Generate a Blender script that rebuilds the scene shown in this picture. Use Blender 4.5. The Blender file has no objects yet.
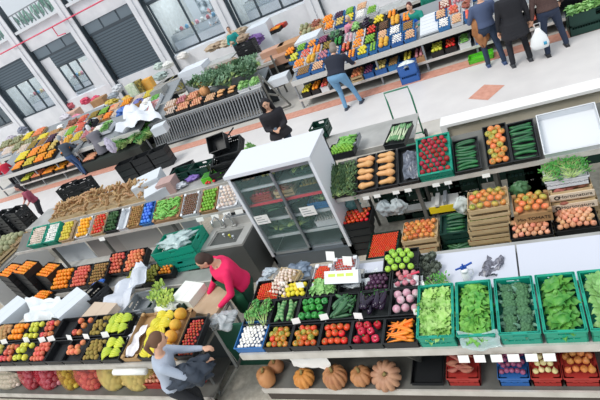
import bpy, math, random
from mathutils import Vector, Matrix, Euler, noise
random.seed(7)
R = math.radians
S = bpy.context.scene
COL = S.collection
# ------------------------------------------------------------------ camera
F = 467.0; H = 4.8
RX = Vector((0.87650815, 0.26693579, -0.400598)); DN = Vector((-0.17398244, -0.60025975, -0.78065251)); FW = Vector((-0.44884695, 0.7539453, -0.47969042))
def at(u, v, z):
    r = RX*(u-300) + DN*(v-200) + FW*F
    t = (z-H)/r.z
    return r.x*t, r.y*t
def xu(u, y, z):
    # world x on the line (y, z) that is seen in image column u
    a = y*RX.y+(z-H)*RX.z; b = y*FW.y+(z-H)*FW.z
    return ((u-300)*b-F*a)/(F*RX.x-(u-300)*FW.x)
cam = bpy.data.cameras.new('camera'); cam.lens = F*36/600; cam.sensor_width = 36; cam.clip_end = 200
co = bpy.data.objects.new('camera', cam); COL.objects.link(co)
co.matrix_world = Matrix(((RX.x, -DN.x, -FW.x, 0), (RX.y, -DN.y, -FW.y, 0), (RX.z, -DN.z, -FW.z, H), (0, 0, 0, 1)))
S.camera = co
# ------------------------------------------------------------------ materials
def lin(h):
    h = h.lstrip('#'); c = [int(h[i:i+2], 16)/255 for i in (0, 2, 4)]
    return tuple(x/12.92 if x <= .04045 else ((x+.055)/1.055)**2.4 for x in c)+(1,)
MC = {}
def mat(col, col2=None, scale=8, rough=.5, var=0, metal=0, emit=0, bump=0, contrast=.35, alpha=1, trans=0, wave=None, stretch=None):
    key = (col, col2, scale, rough, var, metal, emit, bump, contrast, alpha, trans, wave, stretch)
    if key in MC: return MC[key]
    m = bpy.data.materials.new('material'); m.use_nodes = True
    nt = m.node_tree; N = nt.nodes; L = nt.links; b = N['Principled BSDF']
    b.inputs['Base Color'].default_value = lin(col); b.inputs['Roughness'].default_value = rough; b.inputs['Metallic'].default_value = metal
    out = None
    tc = N.new('ShaderNodeTexCoord')
    vec = tc.outputs['Object']
    if stretch:
        mp = N.new('ShaderNodeMapping'); mp.inputs['Scale'].default_value = stretch; L.new(vec, mp.inputs['Vector']); vec = mp.outputs['Vector']
    if col2:
        if wave:
            n = N.new('ShaderNodeTexWave'); n.inputs['Scale'].default_value = scale; n.inputs['Distortion'].default_value = wave; n.bands_direction = 'X'
            f = n.outputs['Fac']
        else:
            n = N.new('ShaderNodeTexNoise'); n.inputs['Scale'].default_value = scale; n.inputs['Detail'].default_value = 3; f = n.outputs['Fac']
        L.new(vec, n.inputs['Vector'])
        r = N.new('ShaderNodeValToRGB'); r.color_ramp.elements[0].position = .5-contrast/2; r.color_ramp.elements[1].position = .5+contrast/2
        r.color_ramp.elements[0].color = lin(col); r.color_ramp.elements[1].color = lin(col2)
        L.new(f, r.inputs['Fac']); out = r.outputs['Color']
    if var:
        oi = N.new('ShaderNodeObjectInfo'); hs = N.new('ShaderNodeHueSaturation')
        if out: L.new(out, hs.inputs['Color'])
        else: hs.inputs['Color'].default_value = lin(col)
        mr = N.new('ShaderNodeMapRange'); mr.inputs['To Min'].default_value = 1-var; mr.inputs['To Max'].default_value = 1+var; L.new(oi.outputs['Random'], mr.inputs['Value']); L.new(mr.outputs['Result'], hs.inputs['Value'])
        mh = N.new('ShaderNodeMapRange'); mh.inputs['To Min'].default_value = .5+var*.12; mh.inputs['To Max'].default_value = .5-var*.12; L.new(oi.outputs['Random'], mh.inputs['Value']); L.new(mh.outputs['Result'], hs.inputs['Hue'])
        out = hs.outputs['Color']
    if out: L.new(out, b.inputs['Base Color'])
    if emit:
        b.inputs['Emission Color'].default_value = lin(col); b.inputs['Emission Strength'].default_value = emit
    if bump:
        n = N.new('ShaderNodeTexNoise'); n.inputs['Scale'].default_value = scale*2; L.new(vec, n.inputs['Vector'])
        bp = N.new('ShaderNodeBump'); bp.inputs['Strength'].default_value = bump; bp.inputs['Distance'].default_value = .02; L.new(n.outputs['Fac'], bp.inputs['Height']); L.new(bp.outputs['Normal'], b.inputs['Normal'])
    if alpha < 1: b.inputs['Alpha'].default_value = alpha
    if trans: b.inputs['Transmission Weight'].default_value = trans
    MC[key] = m
    return m
# ------------------------------------------------------------------ mesh builder
class MB:
    def __init__(s): s.v = []; s.f = []; s.m = []; s.mats = []
    def mi(s, m):
        if m is None: return 0
        if m not in s.mats: s.mats.append(m)
        return s.mats.index(m)
    def add(s, vs, fs, m=None, M=None):
        o = len(s.v); k = s.mi(m)
        if M is not None: vs = [M @ Vector(v) for v in vs]
        s.v += [tuple(v) for v in vs]; s.f += [tuple(i+o for i in f) for f in fs]; s.m += [k]*len(fs)
        return s
    def box(s, x0, x1, y0, y1, z0, z1, m=None, M=None):
        return s.add([(x0,y0,z0),(x1,y0,z0),(x1,y1,z0),(x0,y1,z0),(x0,y0,z1),(x1,y0,z1),(x1,y1,z1),(x0,y1,z1)],
            [(0,3,2,1),(4,5,6,7),(0,1,5,4),(1,2,6,5),(2,3,7,6),(3,0,4,7)], m, M)
    def bar(s, p, q, w, h=None, m=None):
        p = Vector(p); q = Vector(q); d = q-p; h = h or w
        M = Matrix.Translation(p) @ d.to_track_quat('Z', 'Y').to_matrix().to_4x4()
        return s.box(-w/2, w/2, -h/2, h/2, 0, d.length, m, M)
    def tube(s, path, rad, seg=8, m=None, cap=True, M=None, flat=1.0):
        path = [Vector(p) for p in path]
        if not isinstance(rad, (list, tuple)): rad = [rad]*len(path)
        vs = []; fs = []; up = None
        for i, p in enumerate(path):
            d = (path[min(i+1, len(path)-1)]-path[max(i-1, 0)]).normalized()
            if up is None: up = Vector((0,0,1)) if abs(d.z) < .9 else Vector((0,1,0))
            a = d.cross(up).normalized(); b = a.cross(d).normalized(); up = b
            for k in range(seg):
                t = 2*math.pi*k/seg
                vs.append(p + a*(math.cos(t)*rad[i]) + b*(math.sin(t)*rad[i]*flat))
        n = len(path)
        for i in range(n-1):
            for k in range(seg):
                k2 = (k+1) % seg
                fs.append((i*seg+k, i*seg+k2, (i+1)*seg+k2, (i+1)*seg+k))
        if cap:
            fs.append(tuple(range(seg))[::-1]); fs.append(tuple((n-1)*seg+k for k in range(seg)))
        return s.add(vs, fs, m, M)
    def lathe(s, prof, seg=12, m=None, M=None, rib=0, amp=0):
        vs = []; fs = []
        for (r, z) in prof:
            for k in range(seg):
                t = 2*math.pi*k/seg
                rr = r*(1-amp*(1-abs(math.sin(rib*t/2)))**2) if rib else r
                vs.append((rr*math.cos(t), rr*math.sin(t), z))
        n = len(prof)
        for i in range(n-1):
            for k in range(seg):
                k2 = (k+1) % seg
                fs.append((i*seg+k, i*seg+k2, (i+1)*seg+k2, (i+1)*seg+k))
        fs.append(tuple(range(seg))[::-1]); fs.append(tuple((n-1)*seg+k for k in range(seg)))
        return s.add(vs, fs, m, M)
    def ball(s, c, r, seg=10, m=None, rot=None):
        if not isinstance(r, (list, tuple, Vector)): r = (r, r, r)
        n = max(4, seg//2+1)
        prof = [(max(.03, math.sin(math.pi*i/n)), -math.cos(math.pi*i/n)) for i in range(n+1)]
        M = Matrix.Translation(c) @ (rot.to_4x4() if rot else Matrix()) @ Matrix.Diagonal((r[0], r[1], r[2], 1))
        return s.lathe(prof, seg, m, M)
    def caps(s, p, q, r0, r1, seg=10, m=None):
        s.tube([p, q], [r0, r1], seg, m); s.ball(p, r0, seg, m); s.ball(q, r1, seg, m); return s
    def sheet(s, fn, nu, nv, m=None, M=None):
        vs = [fn(i/nu, j/nv) for j in range(nv+1) for i in range(nu+1)]
        fs = [(j*(nu+1)+i, j*(nu+1)+i+1, (j+1)*(nu+1)+i+1, (j+1)*(nu+1)+i) for j in range(nv) for i in range(nu)]
        return s.add(vs, fs, m, M)
    def mesh(s, name='shape', smooth=True, m=None):
        me = bpy.data.meshes.new(name); me.from_pydata(s.v, [], s.f)
        ms = s.mats or ([m] if m else [])
        for x in ms: me.materials.append(x)
        me.polygons.foreach_set('material_index', s.m)
        me.polygons.foreach_set('use_smooth', [smooth]*len(s.f))
        me.update(); return me
    def obj(s, name, parent=None, smooth=False, M=None, m=None):
        o = bpy.data.objects.new(name, s.mesh(name, smooth, m)); COL.objects.link(o)
        if M is not None: o.matrix_world = M
        if parent: o.parent = parent
        return o
def tag(o, label=None, cat=None, group=None, kind=None):
    if label: o['label'] = label
    if cat: o['category'] = cat
    if group: o['group'] = group
    if kind: o['kind'] = kind
    return o
def empty(name, loc=(0,0,0), rz=0, label=None, cat=None, group=None):
    o = bpy.data.objects.new(name, None); COL.objects.link(o); o.location = loc; o.rotation_euler = (0,0,rz); o.empty_display_size = .1
    return tag(o, label, cat, group)
def remesh(mb, vox, name, m, parent=None, smooth=3):
    tmp = mb.obj('temporary'); tmp.data.materials.clear()
    md = tmp.modifiers.new('r', 'REMESH'); md.mode = 'VOXEL'; md.voxel_size = vox; md.use_smooth_shade = True
    if smooth:
        sm = tmp.modifiers.new('s', 'SMOOTH'); sm.iterations = smooth; sm.factor = .5
    dg = bpy.context.evaluated_depsgraph_get(); ev = tmp.evaluated_get(dg)
    me = bpy.data.meshes.new_from_object(ev); me.name = name
    bpy.data.objects.remove(tmp)
    me.materials.clear(); me.materials.append(m)
    for p in me.polygons: p.use_smooth = True; p.material_index = 0
    o = bpy.data.objects.new(name, me); COL.objects.link(o)
    if parent: o.parent = parent
    return o
def auto(me, ang=40):
    for p in me.polygons: p.use_smooth = True
    me.set_sharp_from_angle(angle=R(ang)) if hasattr(me, 'set_sharp_from_angle') else None
# common materials
steel = mat('#b9b8b4', '#a3a29e', scale=3, rough=.4, metal=.25)
steeld = mat('#72726d', '#62625d', scale=4, rough=.5, metal=.15)
rail = mat('#d2cec7', '#bcb8b0', scale=5, rough=.45, metal=.1)
white = mat('#dcdfe3', rough=.4); offw = mat('#dcdcd8', '#c8c6c0', scale=4, rough=.6)
black = mat('#1b1e21', rough=.5, var=.3); blackc = mat('#1f2428', rough=.45, var=.3)
green = mat('#0f9a80', rough=.45, var=.08); greend = mat('#0c6a58', rough=.5); blue = mat('#2f6cae', rough=.45, var=.1)
redp = mat('#a8322c', rough=.5); wood = mat('#d8c19a', '#c2a478', scale=3, rough=.75, var=.06, stretch=(1, 8, 8)); cardb = mat('#b99268', '#a98058', scale=3, rough=.85, var=.08)
dkgreenp = mat('#0b3a30', rough=.5); paper = mat('#f2f2ee', rough=.7); plastic = mat('#e4eaee', rough=.2, alpha=.55, bump=.4)
lime = mat('#5fc82c', rough=.5); yellowm = mat('#f0d428', rough=.5); graym = mat('#8b9094', rough=.5)
# ------------------------------------------------------------------ produce meshes
random.seed(11)
def M4(loc=(0,0,0), rot=(0,0,0), sc=1):
    return Matrix.Translation(loc) @ Euler(rot).to_matrix().to_4x4() @ Matrix.Diagonal((sc, sc, sc, 1) if not isinstance(sc, tuple) else sc+(1,))
stemm = mat('#5b4a2a', rough=.8); leafm = mat('#3f8a3a', '#2f6a2c', scale=20, rough=.6)
def apple(col, col2, sc=1):
    b = MB(); p = [(.001,-.8),(.35,-.92),(.7,-.75),(.93,-.35),(1,.05),(.93,.42),(.7,.72),(.42,.84),(.2,.78),(.03,.6)]
    b.lathe(p, 12, mat(col, col2, scale=2.2, rough=.3, var=.12), Matrix.Scale(.038*sc, 4)); b.tube([(0,0,.022*sc),(.004,0,.042*sc)], .0022, 5, stemm); return b.mesh('apple')
def roundf(col, col2=None, r=.038, sq=1, calyx=None, var=.1, rough=.4, bump=0, contrast=.35, scale=30, seg=12):
    b = MB(); b.ball((0,0,0), (r, r, r*sq), seg, mat(col, col2, scale=scale, rough=rough, var=var, bump=bump, contrast=contrast))
    if calyx:
        for k in range(5):
            a = k*1.2566; b.add([(0,0,r*sq*1.02),(math.cos(a-.3)*r*.3,math.sin(a-.3)*r*.3,r*sq*1.0),(math.cos(a)*r*.75,math.sin(a)*r*.75,r*sq*.8),(math.cos(a+.3)*r*.3,math.sin(a+.3)*r*.3,r*sq*1.0)], [(0,1,2,3)], calyx)
    return b.mesh('fruit')
def lumpy(col, col2, r=.035, el=1.3, seed=1, seg=10):
    rnd = random.Random(seed); b = MB(); b.ball((0,0,0), (r*el, r, r*.85), seg, mat(col, col2, scale=25, rough=.75, var=.12))
    b.v = [tuple(c*(1+.1*math.sin(i*1.7+j*2.1+seed)) for j, c in enumerate(v)) for i, v in enumerate(b.v)]
    return b.mesh('tuber')
def bulb(col, col2, r=.035, root=True, neck=1.45):
    b = MB(); p = [(.02,-.95),(.45,-.85),(.85,-.45),(1,0),(.88,.42),(.5,.8),(.2,1.05),(.1,neck)]
    b.lathe(p, 12, mat(col, col2, scale=40, rough=.45, var=.12), Matrix.Scale(r, 4), rib=8, amp=.05); return b.mesh('bulb')
def pear(col, col2):
    b = MB(); p = [(.02,-1),(.6,-.9),(.98,-.4),(.9,.15),(.55,.7),(.4,1.1),(.25,1.3),(.03,1.35)]
    b.lathe(p, 10, mat(col, col2, scale=20, rough=.45, var=.1), Matrix.Scale(.033, 4)); b.tube([(0,0,.043),(.005,0,.06)], .002, 5, stemm); return b.mesh('pear')
def longv(col, col2, L=.2, r=.02, prof=None, bend=.02, tip=None, seg=10, var=.1, rough=.4, wave=None, scale=12):
    n = 8; prof = prof or [.35,.85,1,1,1,1,.95,.8,.3]
    path = [((i/n-.5)*L, bend*math.sin(math.pi*i/n), 0) for i in range(n+1)]
    b = MB(); b.tube(path, [r*k for k in prof], seg, mat(col, col2, scale=scale, rough=rough, var=var, wave=wave))
    if tip: b.tube([(L/2-.002, 0, 0), (L/2+L*.07, .004, 0)], [r*.35, r*.25], 6, tip)
    return b.mesh('vegetable')
def pepper(col, col2):
    b = MB(); p = [(.05,-1.1),(.45,-1.15),(.75,-.8),(.95,-.1),(1,.45),(.8,.8),(.4,.78),(.1,.65)]
    b.lathe(p, 16, mat(col, col2, scale=8, rough=.2, var=.1), Matrix.Scale(.036, 4), rib=4, amp=.14); b.tube([(0,0,.022),(.006,0,.048)], [.006,.004], 6, leafm); return b.mesh('pepper')
def squash():
    n = 9; L = .26; b = MB(); pr = [.3,.62,.66,.66,.68,.78,1,1,.75,.3]
    b.tube([((i/n-.5)*L, 0, 0) for i in range(n+1)], [.055*k for k in pr], 12, mat('#e0aa72', '#d39a60', scale=6, rough=.45, var=.06)); b.tube([(-L/2, 0, 0), (-L/2-.015, 0, 0)], .01, 6, stemm); return b.mesh('squash')
def banana(n=5, col='#e6d32a', col2='#b9c93a'):
    b = MB(); mm = mat(col, col2, scale=6, rough=.45, var=.1)
    for k in range(n):
        a = (k-(n-1)/2)
        path = [(a*.027*min(1, .35+t*1.6)+.012*math.sin(3*t)*a*.3, (t-.5)*.19, .015+.05*math.sin(math.pi*t)-.006*abs(a)) for t in [i/8 for i in range(9)]]
        b.tube(path, [.006,.012,.017,.0185,.019,.0185,.016,.011,.004], 8, mm)
    b.ball((0, -.098, .018), (.016, .012, .01), 8, stemm); return b.mesh('banana')
def pumpkin(col, col2, r=.17, sq=.72, ribs=10):
    b = MB(); p = [(.05,-.8),(.4,-.95),(.78,-.78),(.97,-.3),(1,.1),(.9,.5),(.65,.82),(.38,.92),(.16,.8),(.06,.7)]
    b.lathe([(a, z*sq) for a, z in p], 60, mat(col, col2, scale=9, rough=.6), Matrix.Scale(r, 4), rib=ribs, amp=.2); b.tube([(0,0,r*sq*.72),(.01,0,r*sq*1.05),(.03,.01,r*sq*1.2)], [.022,.016,.02], 8, mat('#8a7a4a', rough=.9)); return b.mesh('pumpkin')
def leaf(b, base, d, up, L, W, curl, ruf, m, nu=3, nv=5):
    d = Vector(d).normalized(); side = d.cross(Vector(up)).normalized(); nrm = side.cross(d).normalized(); ph = random.random()*6
    def fn(i, j):
        w = W*math.sin(math.pi*min(.93, .1+.85*j))*(i-.5)*2
        return Vector(base)+d*(L*j) + side*w*.5 + nrm*(curl*L*j*j + abs(i-.5)*W*.35 + ruf*W*math.sin(ph+9*j+5*i)*(.3+j))
    b.sheet(fn, nu, nv, m)
def head_leafy(col, col2, r=.1, n=26, ruf=.12, flat=.8, core=True, open_=.5, seed=3):
    random.seed(seed); b = MB(); m = mat(col, col2, scale=14, rough=.5, var=.08)
    if core: b.ball((0,0,0), (r*.72, r*.72, r*.7*flat), 14, m)
    for k in range(n):
        t = k/n; a = k*2.4; el = R(70*(1-t)-5)
        o = Vector((math.cos(a)*math.cos(el), math.sin(a)*math.cos(el), math.sin(el)*flat))*r*.5
        dirn = Vector((math.cos(a)*(open_+.5*t), math.sin(a)*(open_+.5*t), .9-.8*t))
        leaf(b, o-Vector((0,0,r*.2)), dirn, (0,0,1), r*(.85+.3*t), r*.9, -.55+.1*random.random(), ruf, m)
    return b.mesh('leafy')
def bunch(col, col2, L=.22, n=30, W=.035, spread=.6, stem='#b6cf84', seed=5, leafy=.45, curl=.1):
    # a bunch lying along +x: stems then leaves
    random.seed(seed); b = MB(); m = mat(col, col2, scale=25, rough=.55, var=.1); sm = mat(stem, rough=.5)
    for k in range(n):
        a = random.uniform(-1, 1)*spread; e = random.uniform(-.1, .6)
        d = Vector((math.cos(a), math.sin(a)*.8, e*.6)).normalized(); s0 = Vector((-L/2, random.uniform(-.02,.02), random.uniform(0,.03)))
        l = L*random.uniform(leafy, .9)
        if k % 3 == 0: b.tube([s0, s0+d*l], [.004,.002], 4, sm)
        leaf(b, s0+d*l, d+Vector((0, random.uniform(-.5,.5), random.uniform(-.3,.5))), (0,0,1), W*random.uniform(1, 1.8), W, curl, .15, m, 2, 3)
    return b.mesh('bunch')
def broc(col='#3f6b4a', col2='#5c8a62', seed=4):
    random.seed(seed); b = MB(); m = mat(col, col2, scale=60, rough=.8, bump=.6, var=.1); st = mat('#9dbb86', rough=.5)
    b.tube([(0,0,-.07),(0,0,0)], [.02,.025], 8, st)
    for k in range(15):
        a = k*2.4; rr = .055*math.sqrt(k/15); p = (rr*math.cos(a), rr*math.sin(a), .035-rr*.45)
        b.tube([(0,0,-.03), p], [.008,.008], 5, st); b.ball(p, .024, 8, m)
    for k in range(4):
        a = k*1.6+.5; leaf(b, (math.cos(a)*.03, math.sin(a)*.03, -.03), (math.cos(a), math.sin(a), .7), (0,0,1), .11, .04, -.2, .1, mat('#5f8f78', '#88b39a', scale=20, rough=.6))
    return b.mesh('broccoli')
def artich():
    b = MB(); m = mat('#6b7466', '#4a5248', scale=20, rough=.7, var=.1); b.ball((0,0,0), .04, 10, m)
    for k in range(30):
        a = k*2.4; z = -.8+1.5*k/30; rr = math.sqrt(max(0, 1-z*z))*.038
        leaf(b, (rr*math.cos(a), rr*math.sin(a), z*.035), (math.cos(a)*.5, math.sin(a)*.5, 1), (math.cos(a), math.sin(a), .1), .035, .03, -.2, 0, m, 2, 3)
    return b.mesh('artichoke')
def mushroom():
    b = MB(); m = mat('#f1eee8', rough=.6, var=.04); b.lathe([(.01,.02),(.6,.05),(1,.3),(.95,.6),(.6,.95),(.05,1.1)], 12, m, Matrix.Scale(.022, 4)); b.tube([(0,0,-.015),(0,0,.008)], .008, 8, m); return b.mesh('mushroom')
def ginger(seed):
    rnd = random.Random(seed); b = MB(); m = mat('#c9a77c', '#b08a60', scale=30, rough=.8, var=.1); p = Vector((-.06,0,0))
    for k in range(5):
        q = p+Vector((.03, rnd.uniform(-.02,.02), rnd.uniform(-.006,.006))); b.caps(p, q, .015, .017, 7, m)
        if k % 2: b.caps(q, q+Vector((rnd.uniform(-.01,.02), rnd.choice((-1,1))*.035, .005)), .013, .01, 7, m)
        p = q
    return b.mesh('ginger')
def leek():
    b = MB(); m = mat('#e8ecd0', '#9cc088', scale=4, rough=.45, var=.06); g = mat('#4f8a56', '#7fae7a', scale=10, rough=.5)
    b.tube([(-.2,0,0),(-.05,0,0),(.08,0,0)], [.013,.014,.016], 8, m)
    for k in range(5): leaf(b, (.06,(k-2)*.004,0), (1,(k-2)*.12,.05*(k % 2)), (0,0,1), .17, .025, .03, .1, g, 2, 4)
    return b.mesh('leek')
def strawb():
    b = MB(); b.lathe([(.05,-1.2),(.4,-.9),(.8,-.2),(.9,.3),(.6,.65),(.1,.7)], 8, mat('#d0202c', '#e84a3a', scale=60, rough=.35, var=.1), Matrix.Scale(.017, 4))
    for k in range(4): a = k*1.57; b.add([(0,0,.013),(math.cos(a-.4)*.008,math.sin(a-.4)*.008,.012),(math.cos(a)*.015,math.sin(a)*.015,.008),(math.cos(a+.4)*.008,math.sin(a+.4)*.008,.012)], [(0,1,2,3)], leafm)
    return b.mesh('strawberry')
# kind: (object name, category, wording, meshes, half-spacing x, half-spacing y, mode)
K = {}
def kind(key, name, cat, words, meshes, r, mode='hex', ry=None): K[key] = (name, cat, words, meshes, r, ry or r, mode)
kind('redapple', 'apple', 'apple', 'red apple', [apple('#c8322e', '#e0705a'), apple('#d14a3c', '#e6a25a')], .038)
kind('mixapple', 'apple', 'apple', 'red and yellow apple', [apple('#d8663a', '#e3c45c'), apple('#c9402f', '#dca04c')], .038)
kind('greenapple', 'apple', 'apple', 'green apple', [apple('#8fc23c', '#a8d055')], .042)
kind('yellowapple', 'apple', 'apple', 'yellow apple', [apple('#d9d23a', '#c6d04a')], .038)
kind('orange', 'orange', 'orange', 'orange', [roundf('#f58a12', '#f79a20', r=.038, bump=.1, rough=.45)], .038)
kind('mandarin', 'mandarin', 'mandarin', 'orange mandarin', [roundf('#f08a1c', '#f7a030', r=.033, sq=.85, bump=.1)], .033)
kind('peach', 'peach', 'peach', 'blushed peach', [roundf('#e0604c', '#f0b070', r=.036, scale=14, rough=.7)], .036)
kind('redpeach', 'nectarine', 'nectarine', 'red nectarine', [roundf('#cf4a44', '#ea8a62', r=.033, scale=14, rough=.5)], .033)
kind('tomato', 'tomato', 'tomato', 'red tomato', [roundf('#d8311c', '#e4492a', r=.034, sq=.85, calyx=leafm, rough=.2)], .033)
kind('mixtomato', 'tomato', 'tomato', 'half ripe tomato', [roundf('#d0622c', '#b9a83c', r=.032, sq=.85, calyx=leafm, rough=.25, scale=16), roundf('#98a840', '#c98a3a', r=.032, sq=.85, calyx=leafm, rough=.25, scale=16), roundf('#d8502a', r=.032, sq=.85, calyx=leafm, rough=.25)], .031)
kind('bigtomato', 'tomato', 'tomato', 'large mottled tomato', [roundf('#e07a44', '#c8a04c', r=.045, sq=.82, calyx=leafm, rough=.3, scale=12), roundf('#a8b04a', '#c9a050', r=.045, sq=.82, calyx=leafm, rough=.3, scale=12), roundf('#df6a3c', '#e39a5c', r=.045, sq=.82, rough=.3, scale=12)], .046)
kind('cherry', 'cherry_tomato', 'tomato', 'cherry tomato', [roundf('#d8401c', '#e8602a', r=.014, rough=.25, seg=8)], .0145)
kind('lemon', 'lemon', 'lemon', 'yellow lemon', [longv('#ecd52c', '#d8cc3c', L=.085, r=.031, prof=[.15,.5,.85,1,1,1,.85,.5,.15], bend=0)], .033)
kind('potato', 'potato', 'potato', 'pale yellow potato', [lumpy('#d9c272', '#c8ab5c', seed=1), lumpy('#dcc878', '#bfa458', seed=2)], .036)
kind('bpotato', 'potato', 'potato', 'brown potato', [lumpy('#c89a64', '#a87a4c', seed=3), lumpy('#c9a070', '#a87c50', seed=5)], .034)
kind('onion', 'onion', 'onion', 'brown onion', [bulb('#d38a4a', '#b86a34')], .036)
kind('ponion', 'onion', 'onion', 'pale pinkish onion', [bulb('#e8a888', '#d88a64'), bulb('#eab898', '#e0a06c')], .033)
kind('ronion', 'onion', 'onion', 'pink red onion', [bulb('#b8606a', '#d49aa0', r=.036)], .037)
kind('wonion', 'onion', 'onion', 'cream coloured onion', [bulb('#e3d6a4', '#c9b87c', r=.03)], .031)
kind('darkplum', 'plum', 'plum', 'dark purple plum', [roundf('#3b2038', '#5a3050', r=.027, scale=20, rough=.35)], .027)
kind('garlic', 'garlic_bulb', 'garlic', 'white garlic bulb', [bulb('#efe4d6', '#dcc0b0', r=.024, neck=1.7)], .027)
kind('mushroom', 'mushroom', 'mushroom', 'white mushroom', [mushroom()], .022)
kind('kiwi', 'kiwi', 'kiwi', 'brown kiwi', [longv('#8f7a3c', '#a89048', L=.065, r=.025, prof=[.3,.7,.92,1,1,1,.92,.7,.3], bend=0, rough=.9)], .028)
kind('banana', 'banana_bunch', 'bananas', 'green yellow banana bunch', [banana(5, '#d2d840', '#a2bc34')], .085, 'big')
kind('ybanana', 'banana_bunch', 'bananas', 'yellow banana bunch', [banana(5, '#ecd43a', '#cfc832')], .085, 'big')
kind('melon', 'melon', 'melon', 'yellow melon', [roundf('#e6b23c', '#d89a34', r=.068, scale=20, rough=.6)], .07)
kind('gmelon', 'melon', 'melon', 'netted grey green melon', [roundf('#8f9470', '#b0ac88', r=.085, scale=30, rough=.8), roundf('#7f8a64', '#a8a884', r=.08, scale=30, rough=.8)], .088)
kind('limef', 'lime', 'lime', 'green lime', [longv('#6fa832', '#88ba3c', L=.062, r=.025, prof=[.2,.6,.9,1,1,1,.9,.6,.2], bend=0)], .028)
kind('avocado', 'avocado', 'avocado', 'dark green avocado', [pear('#2f5230', '#47703c')], .034)
kind('pear', 'pear', 'pear', 'green yellow pear', [pear('#c3bb58', '#a8a848')], .035)
kind('beet', 'beetroot', 'beetroot', 'dark red beetroot', [roundf('#8a1424', '#b02636', r=.038, scale=10, rough=.5, sq=1.05), roundf('#a01c2c', '#c83a48', r=.034, scale=10, rough=.45)], .039)
kind('turnip', 'turnip', 'turnip', 'purple and white turnip', [roundf('#b46a80', '#e8d8d8', r=.036, scale=10, rough=.4)], .037)
kind('walnut', 'walnut', 'walnut', 'brown walnut', [roundf('#b08850', '#94703e', r=.02, scale=60, rough=.8, seg=8)], .021)
kind('chestnut', 'chestnut', 'chestnut', 'dark brown chestnut', [roundf('#6a4a34', '#7d5a40', r=.02, sq=.8, rough=.4, seg=8)], .021)
kind('artichoke', 'artichoke', 'artichoke', 'grey green artichoke', [artich()], .048)
kind('cucumber', 'cucumber', 'cucumber', 'dark green cucumber', [longv('#1f5a34', '#2f7a44', L=.27, r=.021, bend=.02), longv('#24613a', '#1a4a2c', L=.26, r=.02, bend=-.015)], .135, 'rows', .021)
kind('zucchini', 'zucchini', 'zucchini', 'dark green zucchini', [longv('#2f5a3c', '#4a7a50', L=.21, r=.021, bend=.008, tip=leafm)], .105, 'pile', .022)
kind('scucumber', 'cucumber', 'cucumber', 'striped green cucumber', [longv('#4f8a50', '#86b074', L=.24, r=.023, bend=.03, wave=2, scale=8)], .12, 'cols', .023)
kind('eggplant', 'eggplant', 'eggplant', 'glossy dark eggplant', [longv('#1c1426', '#2a1a34', L=.2, r=.033, prof=[.4,.85,1,1,.95,.8,.65,.55,.4], rough=.15, bend=.01, tip=leafm)], .1, 'pile', .034)
kind('gpepper', 'bell_pepper', 'pepper', 'green bell pepper', [pepper('#3a9a44', '#2f7f38')], .037)
kind('rpepper', 'bell_pepper', 'pepper', 'glossy red bell pepper', [pepper('#b81c3a', '#d0284a')], .036)
kind('carrot', 'carrot', 'carrot', 'orange carrot', [longv('#f0801c', '#f89434', L=.19, r=.0135, prof=[.15,.35,.5,.62,.74,.84,.93,1,.7], bend=.006)], .095, 'pile', .014)
kind('squash', 'butternut_squash', 'squash', 'tan butternut squash', [squash()], .14, 'rows', .058)
kind('lettuce', 'lettuce', 'lettuce', 'pale green lettuce head', [head_leafy('#b6d985', '#8cc35a', r=.085, n=24, ruf=.16)], .085)
kind('romaine', 'lettuce', 'lettuce', 'bright green leafy lettuce', [head_leafy('#7fbf52', '#4c9a3a', r=.1, n=30, ruf=.2, open_=.8, core=False, seed=8)], .085)
kind('cabbage', 'cabbage', 'cabbage', 'dark green cabbage', [head_leafy('#3f8a3a', '#74b24a', r=.1, n=26, ruf=.1, seed=9)], .09)
kind('pcabbage', 'cabbage', 'cabbage', 'pale green cabbage', [head_leafy('#a4cf84', '#7fb868', r=.08, n=20, ruf=.08, seed=10)], .075)
kind('broccoli', 'broccoli', 'broccoli', 'blue green broccoli head', [broc()], .072)
kind('herb', 'herb_bunch', 'herbs', 'green herb bunch', [bunch('#3f8a3c', '#6ab054', L=.2, n=34, W=.025)], .1, 'big')
kind('parsley', 'herb_bunch', 'herbs', 'bright green herb bunch', [bunch('#57a844', '#2f7a2e', L=.24, n=60, W=.022, spread=.9)], .1, 'big')
kind('bay', 'herb_bunch', 'herbs', 'olive green leaf bunch', [bunch('#5a7a4c', '#3c5a38', L=.2, n=60, W=.03, spread=1.3, leafy=.1)], .1, 'big')
kind('kale', 'kale_bunch', 'greens', 'dark green kale bunch', [bunch('#5c8564', '#88a888', L=.32, n=60, W=.06, spread=.8, leafy=.3, seed=9)], .14, 'big')
kind('celery', 'celery_bunch', 'celery', 'pale leafy celery bunch', [bunch('#b9cf5c', '#8fb54a', L=.3, n=40, W=.04, spread=.5, stem='#eef2e0', leafy=.6, seed=12)], .1, 'big')
kind('leek', 'leek', 'leek', 'white and green leek', [leek()], .19, 'cols', .02)
kind('strawberry', 'strawberry', 'strawberry', 'red strawberry', [strawb()], .018)
kind('ginger', 'ginger_root', 'ginger', 'knobbly brown ginger root', [ginger(1), ginger(2), ginger(3)], .065, 'pile', .02)
kind('spotato', 'sweet_potato', 'potato', 'reddish sweet potato', [longv('#a86a58', '#8f5244', L=.13, r=.024, prof=[.2,.6,.9,1,1,.9,.7,.5,.2], rough=.8)], .065, 'pile', .025)
kind('gbeans', 'green_pepper', 'pepper', 'long green pepper', [longv('#6ab04a', '#8cc860', L=.12, r=.014, prof=[.6,1,1,.9,.8,.65,.5,.35,.1])], .06, 'pile', .015)
kind('egg', 'egg', 'egg', 'pale brown egg', [longv('#e0b890', '#d8a880', L=.056, r=.022, prof=[.2,.65,.9,1,1,.98,.88,.65,.2], bend=0)], .024)
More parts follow.
